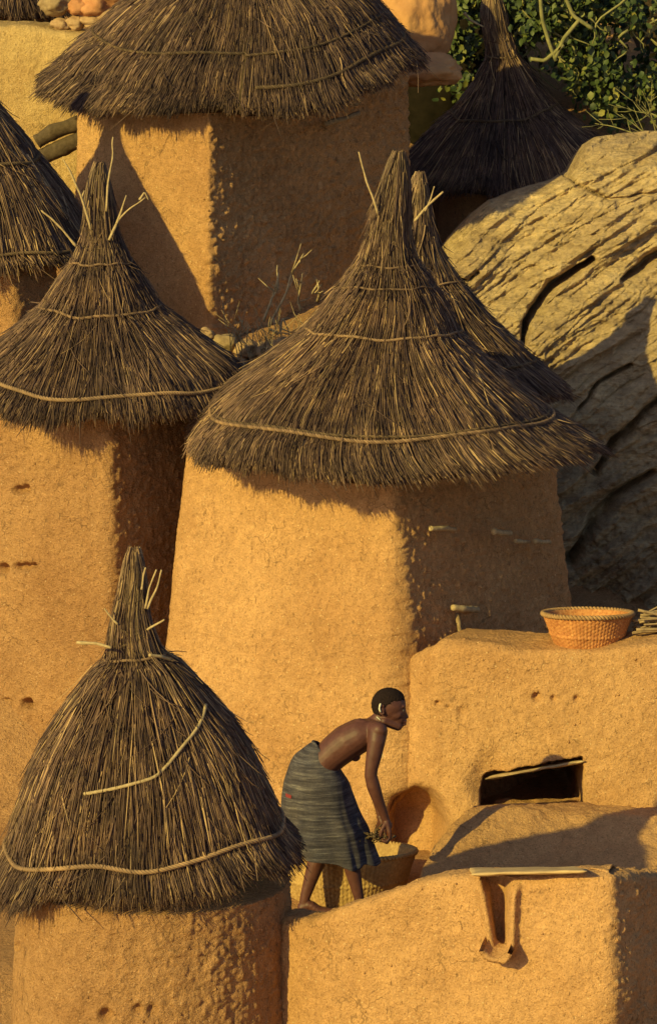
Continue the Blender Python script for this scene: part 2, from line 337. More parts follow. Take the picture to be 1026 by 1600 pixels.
# ================================================================== GROUND
LP = np.array([-6, 20.9, 22.9, 25.9, 26.7, 27.7, 29.0, 31.5, 34, 37, 45]); LZ = np.array([1.0, 1.9, 3.37, 3.37, 4.2, 5.55, 5.78, 6.2, 7.2, 9.5, 18])
RZ = np.array([1.0, 1.9, 3.37, 3.37, 3.6, 3.9, 4.4, 5.8, 7.0, 9.5, 18])
xs = np.linspace(-12, 12, 150); ys = np.concatenate([np.linspace(-6, 20, 20), np.linspace(20.3, 37, 170), np.linspace(37.3, 45, 20)])
GX, GY = np.meshgrid(xs, ys); w = ss(.1, .9, GX); GZ = np.interp(GY, LP, LZ) * (1 - w) + np.interp(GY, LP, RZ) * w
gp = np.stack([GX, GY, GZ], -1); GZ = GZ + .03 * fbm(gp * np.array([1, 1, 0]), 2, 3, 3) * (GY > 25.6) + .004 * vn(gp * np.array([1, 1, 0]), 9, 4) + ss(31, 37, GY) * .6 * fbm(gp * np.array([1, 1, 0]), .6, 3, 9)
tag(mk('ground', np.stack([GX, GY, GZ], -1), gridq(len(xs), len(ys)), None, MUDR), kind='structure')

# ================================================================== GRANARIES
def granary(base, label): return thing('granary', base, label, 'granary', 'thatched mud granaries on the slope')

# --- middle granary
zt = Zh(712, 25.6)
qc = quad_corners(617, 25.36, 800, 330, 31, 258, 50.5)
M = granary((np.mean([c[0] for c in qc]), 26.0, 3.2), 'middle granary with wide conical thatch, smooth sunlit wall and pegs in its shaded wall')
mudbody(M, qc, 3.1, zt, .125, .045, .0095, MUD, 11, 1.0, 0, rough_right=1.7, npeb=500, pits=((652, 1278, 36, .36), (640, 1325, 42, .36)))  # both pits added so their shade darkens the wall beside the basket
rM = Roof(26.05, [(622,250,10),(620,262,14),(616,300,21),(610,340,27),(606,380,33),(605,412,46),(605,445,72),(600,490,99),(591,530,130),(584,570,176),(581,610,225),(582,640,260),(587,670,292),(598,692,314)])
tie = lambda rf, y: float(np.interp(-Zh(y, rf.Y), -rf.D[:160, 2], rf.u[:160]))
rM.ropes = [tie(rM, 412), tie(rM, 445), tie(rM, 515), tie(rM, 643)]
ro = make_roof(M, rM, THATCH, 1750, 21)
rope_on(ro, rM, rM.ropes[0], ROPE, .006, .0, .008, seed=2); rope_on(ro, rM, rM.ropes[2], ROPE, .0075, .01, .012, seed=3)
rope_on(ro, rM, rM.ropes[1], ROPE, .0055, .0, .008, seed=6)
rope_on(ro, rM, rM.ropes[3], ROPE, .0105, .02, .014, seed=4); rope_on(ro, rM, rM.ropes[3] - .018, ROPED, .008, .02, .012, seed=5)
rope_on(ro, rM, tie(rM, 345), ROPED, .006, 0, .006, seed=8); rope_on(ro, rM, tie(rM, 375), ROPE, .006, 0, .006, seed=9)
stick_on(ro, [(590,335,-.1),(578,300,-.12),(566,262,-.12),(559,236,-.12)], 26.05, .008, .004, seed=3)
stick_on(ro, [(648,345,-.1),(668,322,-.1),(692,299,-.1)], 26.05, .009, .005, seed=5)
stick_on(ro, [(664,330,-.1),(672,310,-.1),(679,290,-.12)], 26.05, .005, .003, seed=8)
def peg(parent, pts, Y, r0, r1, mat=STICK, seed=1): return stick_on(parent, pts, Y, r0, r1, mat, 'peg', seed=seed)
def rightface(px, cx=628, Yc=25.27, ang=50.5, py=850): 
    s = mpp(py, Yc); return Yc + (px - cx) * s * math.tan(R(ang))
for (x, y, L_, r) in ((700, 826, 28, .016), (786, 832, 15, .019), (817, 846, 12, .013), (848, 846, 13, .015), (735, 951, 30, .021)):
    yb = rightface(x + 6) - .13
    peg(M, [(x + 10, y + 1, .06), (x - L_ * .3, y, -.10), (x - L_, y - 1, -.16)], yb, r * .9, r, seed=int(x))
peg(M, [(712, 952, .05), (716, 970, -.03), (722, 1000, -.04)], rightface(718) - .06, .016, .012, WOOD, 77)

# --- second granary behind it
qc = quad_corners(670, 26.95, 700, 220, 35, 170, 49)
M2 = granary((X(630, 27.6), 27.6, 3.9), 'granary almost hidden behind the middle granary, only its thatch showing towards the rock')
mudbody(M2, qc, 3.4, Zh(625, 27.4), .05, .1, .02, MUD, 12, npeb=50)
r2 = Roof(27.65, [(655,282,8),(653,300,13),(651,345,22),(648,385,34),(646,412,50),(643,440,74),(640,500,126),(640,570,202),(640,606,243)])
r2.ropes = [tie(r2, 440), tie(r2, 560)]
ro = make_roof(M2, r2, THATCH, 1300, 22)
rope_on(ro, r2, r2.ropes[0], ROPE, .006, seed=12); rope_on(ro, r2, r2.ropes[1], ROPED, .010, seed=13)

# --- left granary
qc = quad_corners(172, 26.05, 800, 300, 36, 128, 51.5)
Lg = granary((X(150, 26.7), 26.7, 3.2), 'left granary with bare sticks at its peak and a narrow pebbly wall in deep shade')
mudbody(Lg, qc, 2.2, Zh(640, 26.4), .03, .045, .0105, MUDR, 13, 1.15, rough_right=1.5, npeb=2200,
        pits=((30, 766, 7, .07), (42, 764, 7, .06), (6, 889, 8, .09), (30, 887, 7, .07), (42, 886, 7, .07), (54, 884, 5, .06), (10, 1101, 8, .10), (43, 1100, 8, .10)))
rL = Roof(26.65, [(155,268,8),(155,282,13),(155,320,20),(157,370,24),(158,392,36),(158,412,48),(157,440,64),(156,480,92),(158,530,150),(160,575,207),(160,606,226)], tilt=(0, .06))
rL.ropes = [tie(rL, 408), tie(rL, 478), tie(rL, 577)]
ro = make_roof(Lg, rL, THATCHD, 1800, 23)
rope_on(ro, rL, rL.ropes[0], ROPE, .0065, seed=14); rope_on(ro, rL, rL.ropes[1], ROPE, .008, seed=15); rope_on(ro, rL, rL.ropes[2], ROPE, .011, .03, .014, seed=16)
rope_on(ro, rL, tie(rL, 342), ROPED, .006, seed=17); rope_on(ro, rL, tie(rL, 385), ROPED, .006, seed=19)
for i, p in enumerate(([(143,360),(125,300),(110,270),(99,250)], [(166,330),(168,290),(176,240),(178,215)], [(170,375),(185,345),(205,325),(228,308)], [(182,350),(190,330),(198,305)], [(120,385),(95,355),(65,328)], [(218,312),(226,300),(232,312)], [(135,330),(128,310),(132,298)])):
    stick_on(ro, [(a, b, -.12) for a, b in p], 26.65, .008, .004, seed=30 + i)

# --- front granary
cF = np.array([X(238, 21.6, 1450), 21.6]); rF_ = 214 * mpp(1450, 21.6)
circ = [cF + rF_ * np.array([math.cos(a), math.sin(a)]) for a in np.linspace(0, 2 * math.pi, 24, endpoint=False)]
Fg = granary((cF[0], cF[1], 1.9), 'nearest granary at the lower left, round body under a tall bell shaped thatch')
mudbody(Fg, circ, 1.6, Zh(1372, 21.6), .03, .08, .0095, MUDR, 14, 1.1, rough_right=1.2, npeb=1800,
        pits=((165, 1587, 11, .05), (215, 1578, 9, .03), (238, 1580, 9, .03), (18, 1480, 9, .03)))
rF = Roof(21.6, [(209,868,9),(209,885,13),(207,930,19),(204,970,27),(208,1005,33),(212,1028,44),(214,1045,68),(215,1100,112),(217,1150,148),(220,1200,174),(224,1280,202),(227,1320,220),(229,1346,236)], tilt=(.10, .02))
rF.ropes = [tie(rF, 1026), tie(rF, 1302)]
ro = make_roof(Fg, rF, THATCH, 1650, 24, rad=(.003, .0058))
rope_on(ro, rF, rF.ropes[0], ROPE, .0065, seed=24); rope_on(ro, rF, rF.ropes[1], ROPE, .0105, .0, .016, seed=25)
rope_on(ro, rF, tie(rF, 935), ROPED, .006, seed=26); rope_on(ro, rF, tie(rF, 985), ROPED, .006, .03, seed=27); rope_on(ro, rF, tie(rF, 1000), ROPED, .006, -.04, seed=28)
# the loose rope lying diagonally over the thatch
def on_roof(rf, px, py, off=.02):
    if not hasattr(rf, 'c'):
        T, PH = np.meshgrid(np.linspace(0, rf.S, 260), np.linspace(-math.pi, 0, 260), indexing='ij'); P, _ = rf.pos(T, PH, off); rf.c = (P, *topx(P))
    P, ux, uy = rf.c
    k = np.argmin((ux - px) ** 2 + (uy - py) ** 2); return P.reshape(-1, 3)[k]
def surface_line(parent, rf, pts, r, mat, name='loose_rope', n=40, off=.02):
    pts = np.array(pts, float); u = np.linspace(0, len(pts) - 1, n); Q = np.column_stack([np.interp(u, np.arange(len(pts)), pts[:, k]) for k in range(2)])
    P = np.array([on_roof(rf, a, b, off) for a, b in Q]); k = np.array([.25, .5, .25]); 
    for _ in range(3): P[1:-1] = .25 * P[:-2] + .5 * P[1:-1] + .25 * P[2:]
    mb = MB(); mb.tube(P, r, 8); return mb.build(name, mat, parent)
surface_line(ro, rF, [(322,1102),(316,1125),(300,1150),(275,1180),(252,1206),(240,1216),(210,1225),(170,1234),(132,1241)], .0085, STICK)
stick_on(ro, [(121,1004,-.12),(150,1005,-.15),(175,1012,-.17)], 21.6, .0085, .007, seed=51)
stick_on(ro, [(232,1024,-.18),(250,1026,-.15),(266,1032,-.1)], 21.6, .0085, .006, seed=52)
for i, p in enumerate(([(222,920),(225,900),(229,885)], [(228,950),(234,920),(246,888)], [(232,950),(242,925),(253,890)], [(231,985),(245,975),(258,967)], [(185,975),(172,960),(163,950)])):
    stick_on(ro, [(a, b, -.1) for a, b in p], 21.6, .006, .004, seed=60 + i)

# --- tall granary at the top
qc = quad_corners(326, 28.80, 300, 214, 40, 318, 49.8)
G = granary((X(376, 29.8), 29.8, 5.7), 'tall granary at the top with a cone shaped shadow on its sunlit wall')
mudbody(G, qc, 5.2, Zh(95, 29.3), .012, .05, .012, MUD, 15, 1.2, rough_right=2.4, npeb=900)
gm = lambda ph, t: .035 * np.sign(np.sin(ph + 1.52)) * np.exp(-np.abs(ph + 1.52) / .9) * np.clip(t * 1.6 - .4, 0, 1)
rG = Roof(29.75, [(385,-190,12),(384,-150,22),(384,-110,50),(384,-60,110),(382,0,193),(372,60,252),(367,100,290)], tilt=(.08, .17), mod=gm)
rG.ropes = [tie(rG, 30), tie(rG, 75)]
ro = make_roof(G, rG, THATCHD, 1500, 25, rad=(.0035, .0068), fringe=1.5)
rope_on(ro, rG, rG.ropes[1] - .02, ROPED, .012, -.02, seed=29, ph0=-1.45, ph1=.6); rope_on(ro, rG, rG.ropes[0], ROPED, .009, .0, seed=30)
peg(G, [(505,196,-.2),(530,188,-.12),(560,178,.05)], 30.0 - .35, .020, .016, WOOD, 81)
for i, p in enumerate(([(415,0),(435,45),(455,85)], [(430,0),(455,50),(470,92)], [(405,10),(425,60),(440,95)])):
    surface_line(ro, rG, p, .0035, ROPE, 'loose_stalk', 12, .02)

# --- far left granary, cut by the frame
qc = quad_corners(20, 27.75, 450, 200, 36, 70, 49)
Tg = granary((X(-60, 28.25), 28.25, 4.4), 'granary cut by the left edge, brown thatch rising behind the left granary')
mudbody(Tg, qc, 3.6, Zh(412, 28.0), .03, .1, .014, MUDR, 16, 1.2, npeb=300)
rT = Roof(28.36, [(-62,58,7),(-62,76,11),(-62,112,22),(-62,152,48),(-61,235,112),(-60,320,172),(-60,388,212)], tilt=(0, .05))
rT.ropes = [tie(rT, 245), tie(rT, 372)]
ro = make_roof(Tg, rT, THATCH, 1500, 26, rad=(.0035, .0068))
rope_on(ro, rT, rT.ropes[0], ROPED, .012, seed=31); rope_on(ro, rT, rT.ropes[1], ROPED, .010, seed=32)

# --- granary at the upper right
cR = np.array([X(795, 32.0, 300), 32.0]); circ = [cR + .48 * np.array([math.cos(a), math.sin(a)]) for a in np.linspace(0, 2 * math.pi, 20, endpoint=False)]
Rg = granary((cR[0], cR[1], 6.2), 'upper right granary half in shade, its peak wrapped by green leaves')
mudbody(Rg, circ, 5.4, Zh(270, 32.0), .03, .08, .016, MUDR, 17, 1.2, npeb=200)
rR = Roof(32.0, [(768,0,12),(770,20,17),(775,50,16),(783,80,19),(786,95,26),(788,130,46),(790,172,80),(793,215,126),(795,262,172)], tilt=(.04, .12))
rR.ropes = [tie(rR, 88), tie(rR, 172)]
ro = make_roof(Rg, rR, THATCH, 1400, 27, rad=(.0035, .0068))
rope_on(ro, rR, rR.ropes[0], ROPED, .008, seed=33); rope_on(ro, rR, rR.ropes[1], ROPED, .010, -.03, seed=34); rope_on(ro, rR, tie(rR, 60), ROPED, .007, seed=35)
stick_on(ro, [(725,20),(735,32),(755,42)], 31.8, .010, .007, seed=36)

# --- roof cut by the top left corner
Kg = granary((X(10, 31.6), 31.6, 6.2), 'granary in the top left corner, only the dark edge of its thatch showing')
cK = np.array([X(0, 31.6, 50), 31.6]); circ = [cK + .42 * np.array([math.cos(a), math.sin(a)]) for a in np.linspace(0, 2 * math.pi, 20, endpoint=False)]
mudbody(Kg, circ, 6.0, Zh(10, 31.6), .02, .08, .03, MUDR, 18, 1, npeb=50)
rK = Roof(31.6, [(0,-240,10),(0,-200,20),(0,-120,70),(0,-40,110),(0,12,150)])
make_roof(Kg, rK, THATCHD, 1000, 28, rad=(.004, .007))

# ================================================================== MUD WALLS
def wallstrip(name, pts, thick, z0, mat, seed, label=None, cat='wall', step=.011, rr=.05, carve=None, amp=1.0, npeb=500, batter=.04, parent=None, smo=.05):
    """pts: (px, top y, Y). one mesh: front face, rounded top, back face"""
    P = np.array([at(a, b, c) for a, b, c in pts]); d = np.r_[0, np.cumsum(np.linalg.norm(np.diff(P[:, :2], axis=0), axis=1))]
    n = int(d[-1] / step); u = np.linspace(0, d[-1], n); Q = np.column_stack([np.interp(u, d, P[:, k]) for k in range(3)])
    w = max(3, int(smo / step)); k = np.hanning(2 * w + 3)[1:-1]; k /= k.sum(); E = np.vstack([Q[0] + (Q[0]-Q[1]) * np.arange(w, 0, -1)[:, None], Q, Q[-1] + (Q[-1]-Q[-2]) * np.arange(1, w + 1)[:, None]])
    Q = np.column_stack([np.convolve(E[:, a], k, 'valid') for a in range(3)])
    Q[:, 2] += .012 * fbm(Q, 5, 3, seed)
    T = np.gradient(Q[:, :2], axis=0); T /= np.linalg.norm(T, axis=1)[:, None]; fn = np.stack([T[:, 1], -T[:, 0]], 1)
    if fn[:, 1].mean() > 0: fn = -fn
    H = (Q[:, 2] - z0); m = int(H.max() / step); a = np.linspace(0, 1, m)
    # profile in (out, up): out measured along fn, 0 = front face at the top
    rows = []
    for q in a: rows.append(np.column_stack([batter * (1 - q) * H, z0 + q * (H - rr)]))
    for th in np.linspace(0, math.pi / 2, 7)[1:]: rows.append(np.column_stack([np.full(n, -rr * (1 - math.cos(th))), Q[:, 2] - rr + rr * math.sin(th)]))
    for q in np.linspace(rr, thick - rr, max(3, int(thick / step / 1.5)))[1:]: rows.append(np.column_stack([np.full(n, -q), Q[:, 2]]))
    for th in np.linspace(0, math.pi / 2, 5)[1:]: rows.append(np.column_stack([np.full(n, -thick + rr - rr * math.sin(th)), Q[:, 2] - rr + rr * math.cos(th)]))
    for q in np.linspace(1, 0, 12)[1:]: rows.append(np.column_stack([np.full(n, -thick), z0 + q * (H - rr)]))
    Rw = np.array(rows); V = np.concatenate([Q[None, :, :2] + fn[None] * Rw[..., :1], Rw[..., 1:]], 2)
    G3 = np.cross(np.gradient(V, axis=1), np.gradient(V, axis=0)); G3 /= np.linalg.norm(G3, axis=2)[..., None] + 1e-9
    if G3[3, :, 1].mean() > 0: G3 = -G3
    side = np.clip(.6 + 1.2 * np.clip(fn[:, 0], 0, 1), 0, 2)[None]
    dd = .02 * fbm(V, 1.7, 2, seed) + amp * side * (.007 * fbm(V, 8, 2, seed + 3) + .009 * np.abs(fbm(V, 34, 2, seed + 5)))
    V = V + G3 * dd[..., None]
    if carve is not None:
        front = np.zeros(V.shape[:2]); front[:m + 3] = 1; V = carve(V, front)
    mb = MB(); mb.add(V.reshape(-1, 3), gridq(n, len(rows)))
    for col in (0, n - 1):                         # end caps
        c0 = np.arange(len(rows)) * n + col; nr = len(rows); cen = V[:, col].mean(0); mb.add(np.vstack([V[:, col], cen]), None, np.stack([np.arange(nr - 1), np.arange(1, nr), np.full(nr - 1, nr)], 1))
    g = np.random.default_rng(seed); sel = g.integers(0, (m + 10) * n, npeb)
    mb.pebbles(V.reshape(-1, 3)[sel], .0025 + .008 * g.random(npeb) ** 3, seed)
    o = mb.build(name, mat, parent)
    if label: tag(o, label, cat)
    return o

# wall with the dark opening, to the right of the middle granary
def carveW(V, front):
    ux, uy = topx(V); V = V.copy(); nz = vn(V, 14, 3); ux = ux + 4 * nz; uy = uy + 4 * vn(V, 13, 4)
    top = 1216 + (ux - 765) * (1190 - 1216) / 140
    ins = ss(752, 764, ux) * (1 - ss(903, 913, ux)) * ss(-7, 5, uy - top) * (1 - ss(1290, 1300, uy))
    V[..., 1] += ins * 1.3 * (V[..., 2] < 4.4)
    hol = np.exp(-(((ux - 762) / 30) ** 2 + ((uy - 1222) / 38) ** 2) ** 1.5) * (1 - ins); V[..., 1] += front * hol * .07
    for (px, py, r, dep) in ((838, 1091, 7, .05), (866, 1093, 5, .03), (901, 1090, 5, .03), (684, 1100, 5, .035), (722, 1110, 7, .02), (700, 1107, 3, .02)):
        V[..., 1] += front * dep * np.exp(-(((ux - px) ** 2 + (uy - py) ** 2) / r ** 2) ** 1.5)
    shade_recess = np.exp(-(((ux - 655) / 42) ** 2 + ((uy - 1305) / 66) ** 2) ** 3); V[..., 1] += front * shade_recess * .36  # recess added to give a dark rounded patch of shade here
    bul = np.exp(-((ux - 720) / 55) ** 2) * ss(1150, 1250, uy); V[..., 1] -= front * bul * .06
    return V
wallstrip('mud_wall', [(585, 1046, 25.60), (622, 1034, 25.38), (648, 1022, 25.22), (672, 1016, 25.15), (686, 1004, 25.11), (740, 1008, 25.04), (850, 1016, 24.92), (930, 1014, 24.84), (1026, 1003, 24.75), (1140, 996, 24.64)], .42, 3.0, MUD, 41,
          'tall mud wall with a wide black opening, joined to the middle granary', step=.0095, carve=carveW, npeb=700, batter=.10)
lin = MB(); LQ = []
def slab(mb, corners_top, th, seed, bev=.01, sub=14):
    """irregular flat slab from 4 world corners"""
    c = np.array(corners_top, float); u, v = np.meshgrid(np.linspace(0, 1, sub * 2), np.linspace(0, 1, sub))
    P = ((1-u)*(1-v))[..., None]*c[0] + (u*(1-v))[..., None]*c[1] + (u*v)[..., None]*c[2] + ((1-u)*v)[..., None]*c[3]
    e = np.minimum(np.minimum(u, 1-u) * 2, np.minimum(v, 1-v)); edge = ss(0, .12, e)
    cen = c.mean(0); out = P - cen; P = P + out * (.04 * vn(P, 14, seed))[..., None]
    Tt = P.copy(); Tt[..., 2] += .006 * vn(P, 12, seed + 1) - bev * (1 - edge); B = P.copy(); B[..., 2] -= th * (.5 + .5 * edge) + .005 * vn(P, 15, seed + 2)
    n, m = sub * 2, sub; q = gridq(n, m); V = np.concatenate([Tt.reshape(-1, 3), B.reshape(-1, 3)])
    bd = np.r_[np.arange(n), np.arange(1, m) * n + n - 1, (m-1)*n + np.arange(n - 2, -1, -1), np.arange(m - 2, 0, -1) * n]
    b2 = np.roll(bd, -1); mb.add(V, np.vstack([q, q[:, ::-1] + n*m, np.stack([bd, bd + n*m, b2 + n*m, b2], 1)]))
slab(lin, [at(757, 1215, 24.90), at(912, 1187, 24.76), at(912, 1183, 25.05), at(757, 1211, 25.15)], .020, 5)
tag(lin.build('lintel', plain('lintel_wood', (.42,.30,.15), (.58,.42,.22), 25, .9, .004)), 'thin pale lintel lying aslant over the black opening', 'lintel')

# platform between the opening and the low wall
xs = np.linspace(X(600, 24.5), X(1160, 24.5), 210); ys = np.linspace(23.35, 25.2, 150); GX, GY = np.meshgrid(xs, ys)
zf, zb = Zh(1372, 23.85), Zh(1268, 24.35); GZ = zf + (zb - zf) * np.clip((GY - 23.85) / .5, -1.2, 1.0); GZ = GZ - .15 * ss(24.45, 25.1, GY)
pe = np.interp(GY, [23.3, 23.9, 24.05, 24.2, 24.4, 25.1], [640, 652, 668, 692, 730, 775]); xe = (pe - 513) * mpp(1300, 24.5)
GZ += .035 * np.exp(-((GX - xe - .22) / .25) ** 2) * ss(24.9, 24.3, GY); GZ -= ss(.03, -.12, GX - xe) * 1.2 * 0
drop = ss(.02, -.10, GX - xe); GZ = GZ - drop * .7; g3 = np.stack([GX, GY, GZ * 0], -1)
GZ += .03 * fbm(g3, 2.2, 2, 5) + .008 * fbm(g3, 10, 3, 6) + .005 * np.abs(fbm(g3, 28, 2, 7)); GZ = np.where(drop > .99, 3.0, GZ)
tag(mk('mud_platform', np.stack([GX, GY, GZ], -1), gridq(210, 150), None, MUD), 'sloping mud platform below the black opening, crossed by a pointed shadow', 'platform')

# low wall in front
def carveB(V, front):
    ux, uy = topx(V); V = V.copy()
    # channel that runs down to the spout
    hw = np.interp(uy, [1365, 1400, 1480], [26, 15, 7]); cx = np.interp(uy, [1365, 1480], [775, 783])
    c = (1 - ss(.7, 1.15, np.abs(ux - cx) / hw)) * (1 - ss(1474, 1484, uy)); V[..., 1] += front * c * .16
    for sgn in (-1, 1):
        rdg = np.exp(-((ux - (cx + sgn * (hw + 9))) / 7) ** 2) * ss(1370, 1395, uy) * (1 - ss(1478, 1492, uy)); V[..., 1] -= front * rdg * .05
    return V
lowwall = wallstrip('low_wall', [(425, 1436, 21.42), (452, 1437, 21.34), (485, 1437, 21.22), (520, 1425, 21.14), (565, 1408, 21.07), (610, 1394, 21.01), (645, 1377, 20.96), (690, 1368, 20.90), (740, 1368, 20.83), (790, 1372, 20.76), (850, 1368, 20.69), (905, 1363, 20.62), (955, 1364, 20.56), (985, 1366, 20.68), (1010, 1366, 20.86), (1035, 1364, 21.04), (1080, 1360, 21.36)], .20, 1.6, MUD, 42,
          'low mud wall along the bottom with a drain spout, hiding the person\'s feet', step=.0095, carve=carveB, npeb=1100, batter=.03, amp=1.15, smo=.05)
# spout: short half pipe of clay under the channel
mb = MB(); c0 = at(776, 1478, 20.66); 
n = 26; th = np.linspace(math.pi * 1.06, math.pi * 1.94, n); rows = []
ax = np.array([-.28, -.9, -.34]); ax /= np.linalg.norm(ax); sx = np.array([.95, -.3, 0]); sx /= np.linalg.norm(sx); sz = np.cross(sx, ax); sz = -sz if sz[2] < 0 else sz
for rad, order in ((.082, 1), (.058, -1)):
    for t in (np.linspace(-.11, .03, 14) if order == 1 else np.linspace(.03, -.11, 14)):
        r_ = rad * (1 - .25 * (t + .15) / .3 * 0); rows.append(c0 + ax * t + r_ * (np.cos(th)[:, None] * sx + np.sin(th)[:, None] * sz))
V = np.array(rows); V += .007 * vn(V, 22, 4)[..., None]; rows = np.vstack([V, V[:1]]); mb.add(rows.reshape(-1, 3), gridq(n, 29))
mb.build('drain_spout', MUD, lowwall)
mb = MB(); slab(mb, [at(736, 1364, 20.72), at(914, 1360, 20.53), at(916, 1353, 20.84), at(733, 1355, 21.04)], .020, 9, .004)
tag(mb.build('stone_slab', plain('slab_stone', (.42,.28,.15), (.55,.38,.2), 20, .9, .003)), 'thin flat slab lying over the drain channel on the low wall', 'slab')

# pale wall and rubble at the top left
wallstrip('mud_wall', [(-80, 36, 30.6), (0, 40, 30.55), (60, 44, 30.5), (110, 52, 30.45), (190, 60, 30.4), (260, 70, 30.4)], .4, 5.4, MUDP, 43, 'pale yellow mud wall at the upper left under a heap of stones', step=.016, npeb=100)
def stone(px, py, Y, r, label, seed, name='stone', sq=(1, 1, .75), mat=STONE, cat='stone', group=None, sub=4, amp=.25):
    bm = bmesh.new(); bmesh.ops.create_icosphere(bm, subdivisions=sub, radius=1); V = np.array([v.co[:] for v in bm.verts]); Fq = [[v.index for v in f.verts] for f in bm.faces]; bm.free()
    c = at(px, py, Y); V = V * (1 + amp * fbm(V + seed * 3.1, 1.3, 4, seed))[:, None]; V = c + V * np.array(sq) * r
    o = mk(name, V, None, Fq, mat, origin=[c[0], c[1], V[:, 2].min()]); return tag(o, label, cat, group)
SREL = plain('red_stone', (.40,.17,.08), (.55,.27,.13), 12, .9, .01)
for i, (px, py, r, w, m) in enumerate(((95, 38, .055, 'small pale stone at the left end of the wall top rubble', STONE), (118, 36, .06, 'round pale stone, second on the wall top rubble', STONE), (142, 32, .07, 'knobbly stone resting in the middle of the wall top rubble', STONE), (165, 25, .07, 'stone beside the thatch edge on the wall top rubble', STONE), (120, 8, .075, 'upright reddish stone above the rubble', SREL), (150, 6, .10, 'flat reddish stone at the top of the rubble', SREL), (180, -5, .09, 'reddish stone touching the tall granary thatch', SREL), (88, 5, .10, 'dark stone beneath the corner thatch', WOOD))):
    stone(px, py, 30.6, r, w, 60 + i, sq=(1.2, 1, .8), mat=m, group='stones on the upper left wall')
for i, (p, lab) in enumerate((([(58, 222), (85, 205), (125, 192)], 'upper dark log end beside the pale wall'), ([(66, 245), (95, 232), (130, 215)], 'lower dark log end beside the pale wall'))):
    mb = MB(); P = np.array([at(a, b, 29.9) for a, b in p]); u = np.linspace(0, 2, 16); Q = np.column_stack([np.interp(u, [0, 1, 2], P[:, k]) for k in range(3)])
    mb.tube(Q, .052 * (1 + .15 * vn(Q, 14, i)), 14, .006, i); tag(mb.build('log', plain('shade_darkened_wood', (.06,.04,.025), (.13,.09,.055), 30, .9, .004)), lab, 'log', 'log ends at the upper left')  # wood tone darkened to stand for the shade on the logs

# ================================================================== ROCK
m, nt, b = nmat('sandstone', .92, .12); co = N(nt, 'ShaderNodeTexCoord').outputs['Object']
mp = N(nt, 'ShaderNodeMapping'); mp.inputs['Rotation'].default_value = (0, R(38), 0); mp.inputs['Scale'].default_value = (1.2, 2, 9); nt.links.new(co, mp.inputs[0])
n1 = noise(nt, mp.outputs[0], 2.2, 6, .7); n2 = noise(nt, co, 30, 4, .7); n3 = noise(nt, co, 1.6, 4)
a = ramp(nt, n1.outputs[0], [(.3, (.29,.20,.12)), (.5, (.48,.345,.20)), (.7, (.63,.46,.28))]).outputs[0]
a = mixc(nt, a, ramp(nt, n2.outputs[0], [(.35, (.7,.7,.7)), (.65, (1.15,1.12,1.08))]).outputs[0], .8, 'MULTIPLY'); a = mixc(nt, a, ramp(nt, n3.outputs[0], [(.35, (.72,.7,.72)), (.65, (1.1,1.1,1.05))]).outputs[0], 1, 'MULTIPLY')
nt.links.new(a, b.inputs['Base Color']); bp = N(nt, 'ShaderNodeBump'); bp.inputs['Strength'].default_value = 1; bp.inputs['Distance'].default_value = .045
ad = N(nt, 'ShaderNodeMath', operation='MULTIPLY_ADD'); ad.inputs[1].default_value = .25; nt.links.new(n2.outputs[0], ad.inputs[0]); nt.links.new(n1.outputs[0], ad.inputs[2])
nt.links.new(ad.outputs[0], bp.inputs['Height']); nt.links.new(bp.outputs[0], b.inputs['Normal']); ROCK = m
ox = [640, 680, 705, 735, 765, 800, 835, 865, 888, 900, 915, 935, 970, 1026, 1100, 1250]; oy = [470, 402, 370, 338, 316, 300, 290, 280, 266, 245, 226, 214, 208, 206, 215, 260]
nx, ny = 420, 560; UX = np.linspace(640, 1250, nx); top = np.interp(UX, ox, oy)
vv = np.linspace(0, 1, ny); PX, VV = np.meshgrid(UX, vv); PY = top[None] + (1010 - top[None]) * VV
Yb = np.interp(PY, [200, 400, 550, 700, 1010], [29.95, 29.5, 29.15, 28.9, 28.4]) - (PX - 860) * .0008
dt = (PY - top[None]); Yb += .35 * np.exp(-dt / 22) + .15 * (1 - ss(640, 740, PX))
P = np.stack([at(0, 0, 1)] * 1); cp, sp = math.cos(PITCH), math.sin(PITCH); A_ = (PX - 513) / F; B_ = (800 - PY) / F; T_ = Yb / (cp + B_ * sp)
V = np.stack([A_ * T_, Yb, CAMZ + (-sp + B_ * cp) * T_], -1)
wx = PX + 18 * fbm(V, .8, 3, 3); wy = PY + 18 * fbm(V, .8, 3, 6)
q = wx * .56 + wy * .83; al = wx * .83 - wy * .56
Wq = np.stack([q / 26, al / 260, q * 0], -1); led = fbm(Wq, 1, 3, 12)
saw = lambda x: (x - np.floor(x)); s1 = saw(q / 58 + .35 * vn(np.stack([al / 180, q / 300, q * 0], -1), 1, 4)); s2 = saw(q / 23 + .5 * vn(np.stack([al / 90, q / 200, q * 0], -1), 1, 5))
W2q = np.stack([q / 9, al / 60, q * 0], -1); W3q = np.stack([q / 60, al / 110, q * 0], -1); blk = fbm(W3q, 1, 2, 31)
D_ = .05 * led + .020 * s1 ** 2 * (blk > -.1) + .010 * s2 ** 2 + .030 * np.round(blk * 3.0) / 3.0 * 1.0 + .05 * fbm(V, 2.2, 3, 8) + .024 * fbm(W2q, 1, 3, 21) + .020 * fbm(V, 10, 4, 9) + .008 * fbm(V, 38, 2, 19)
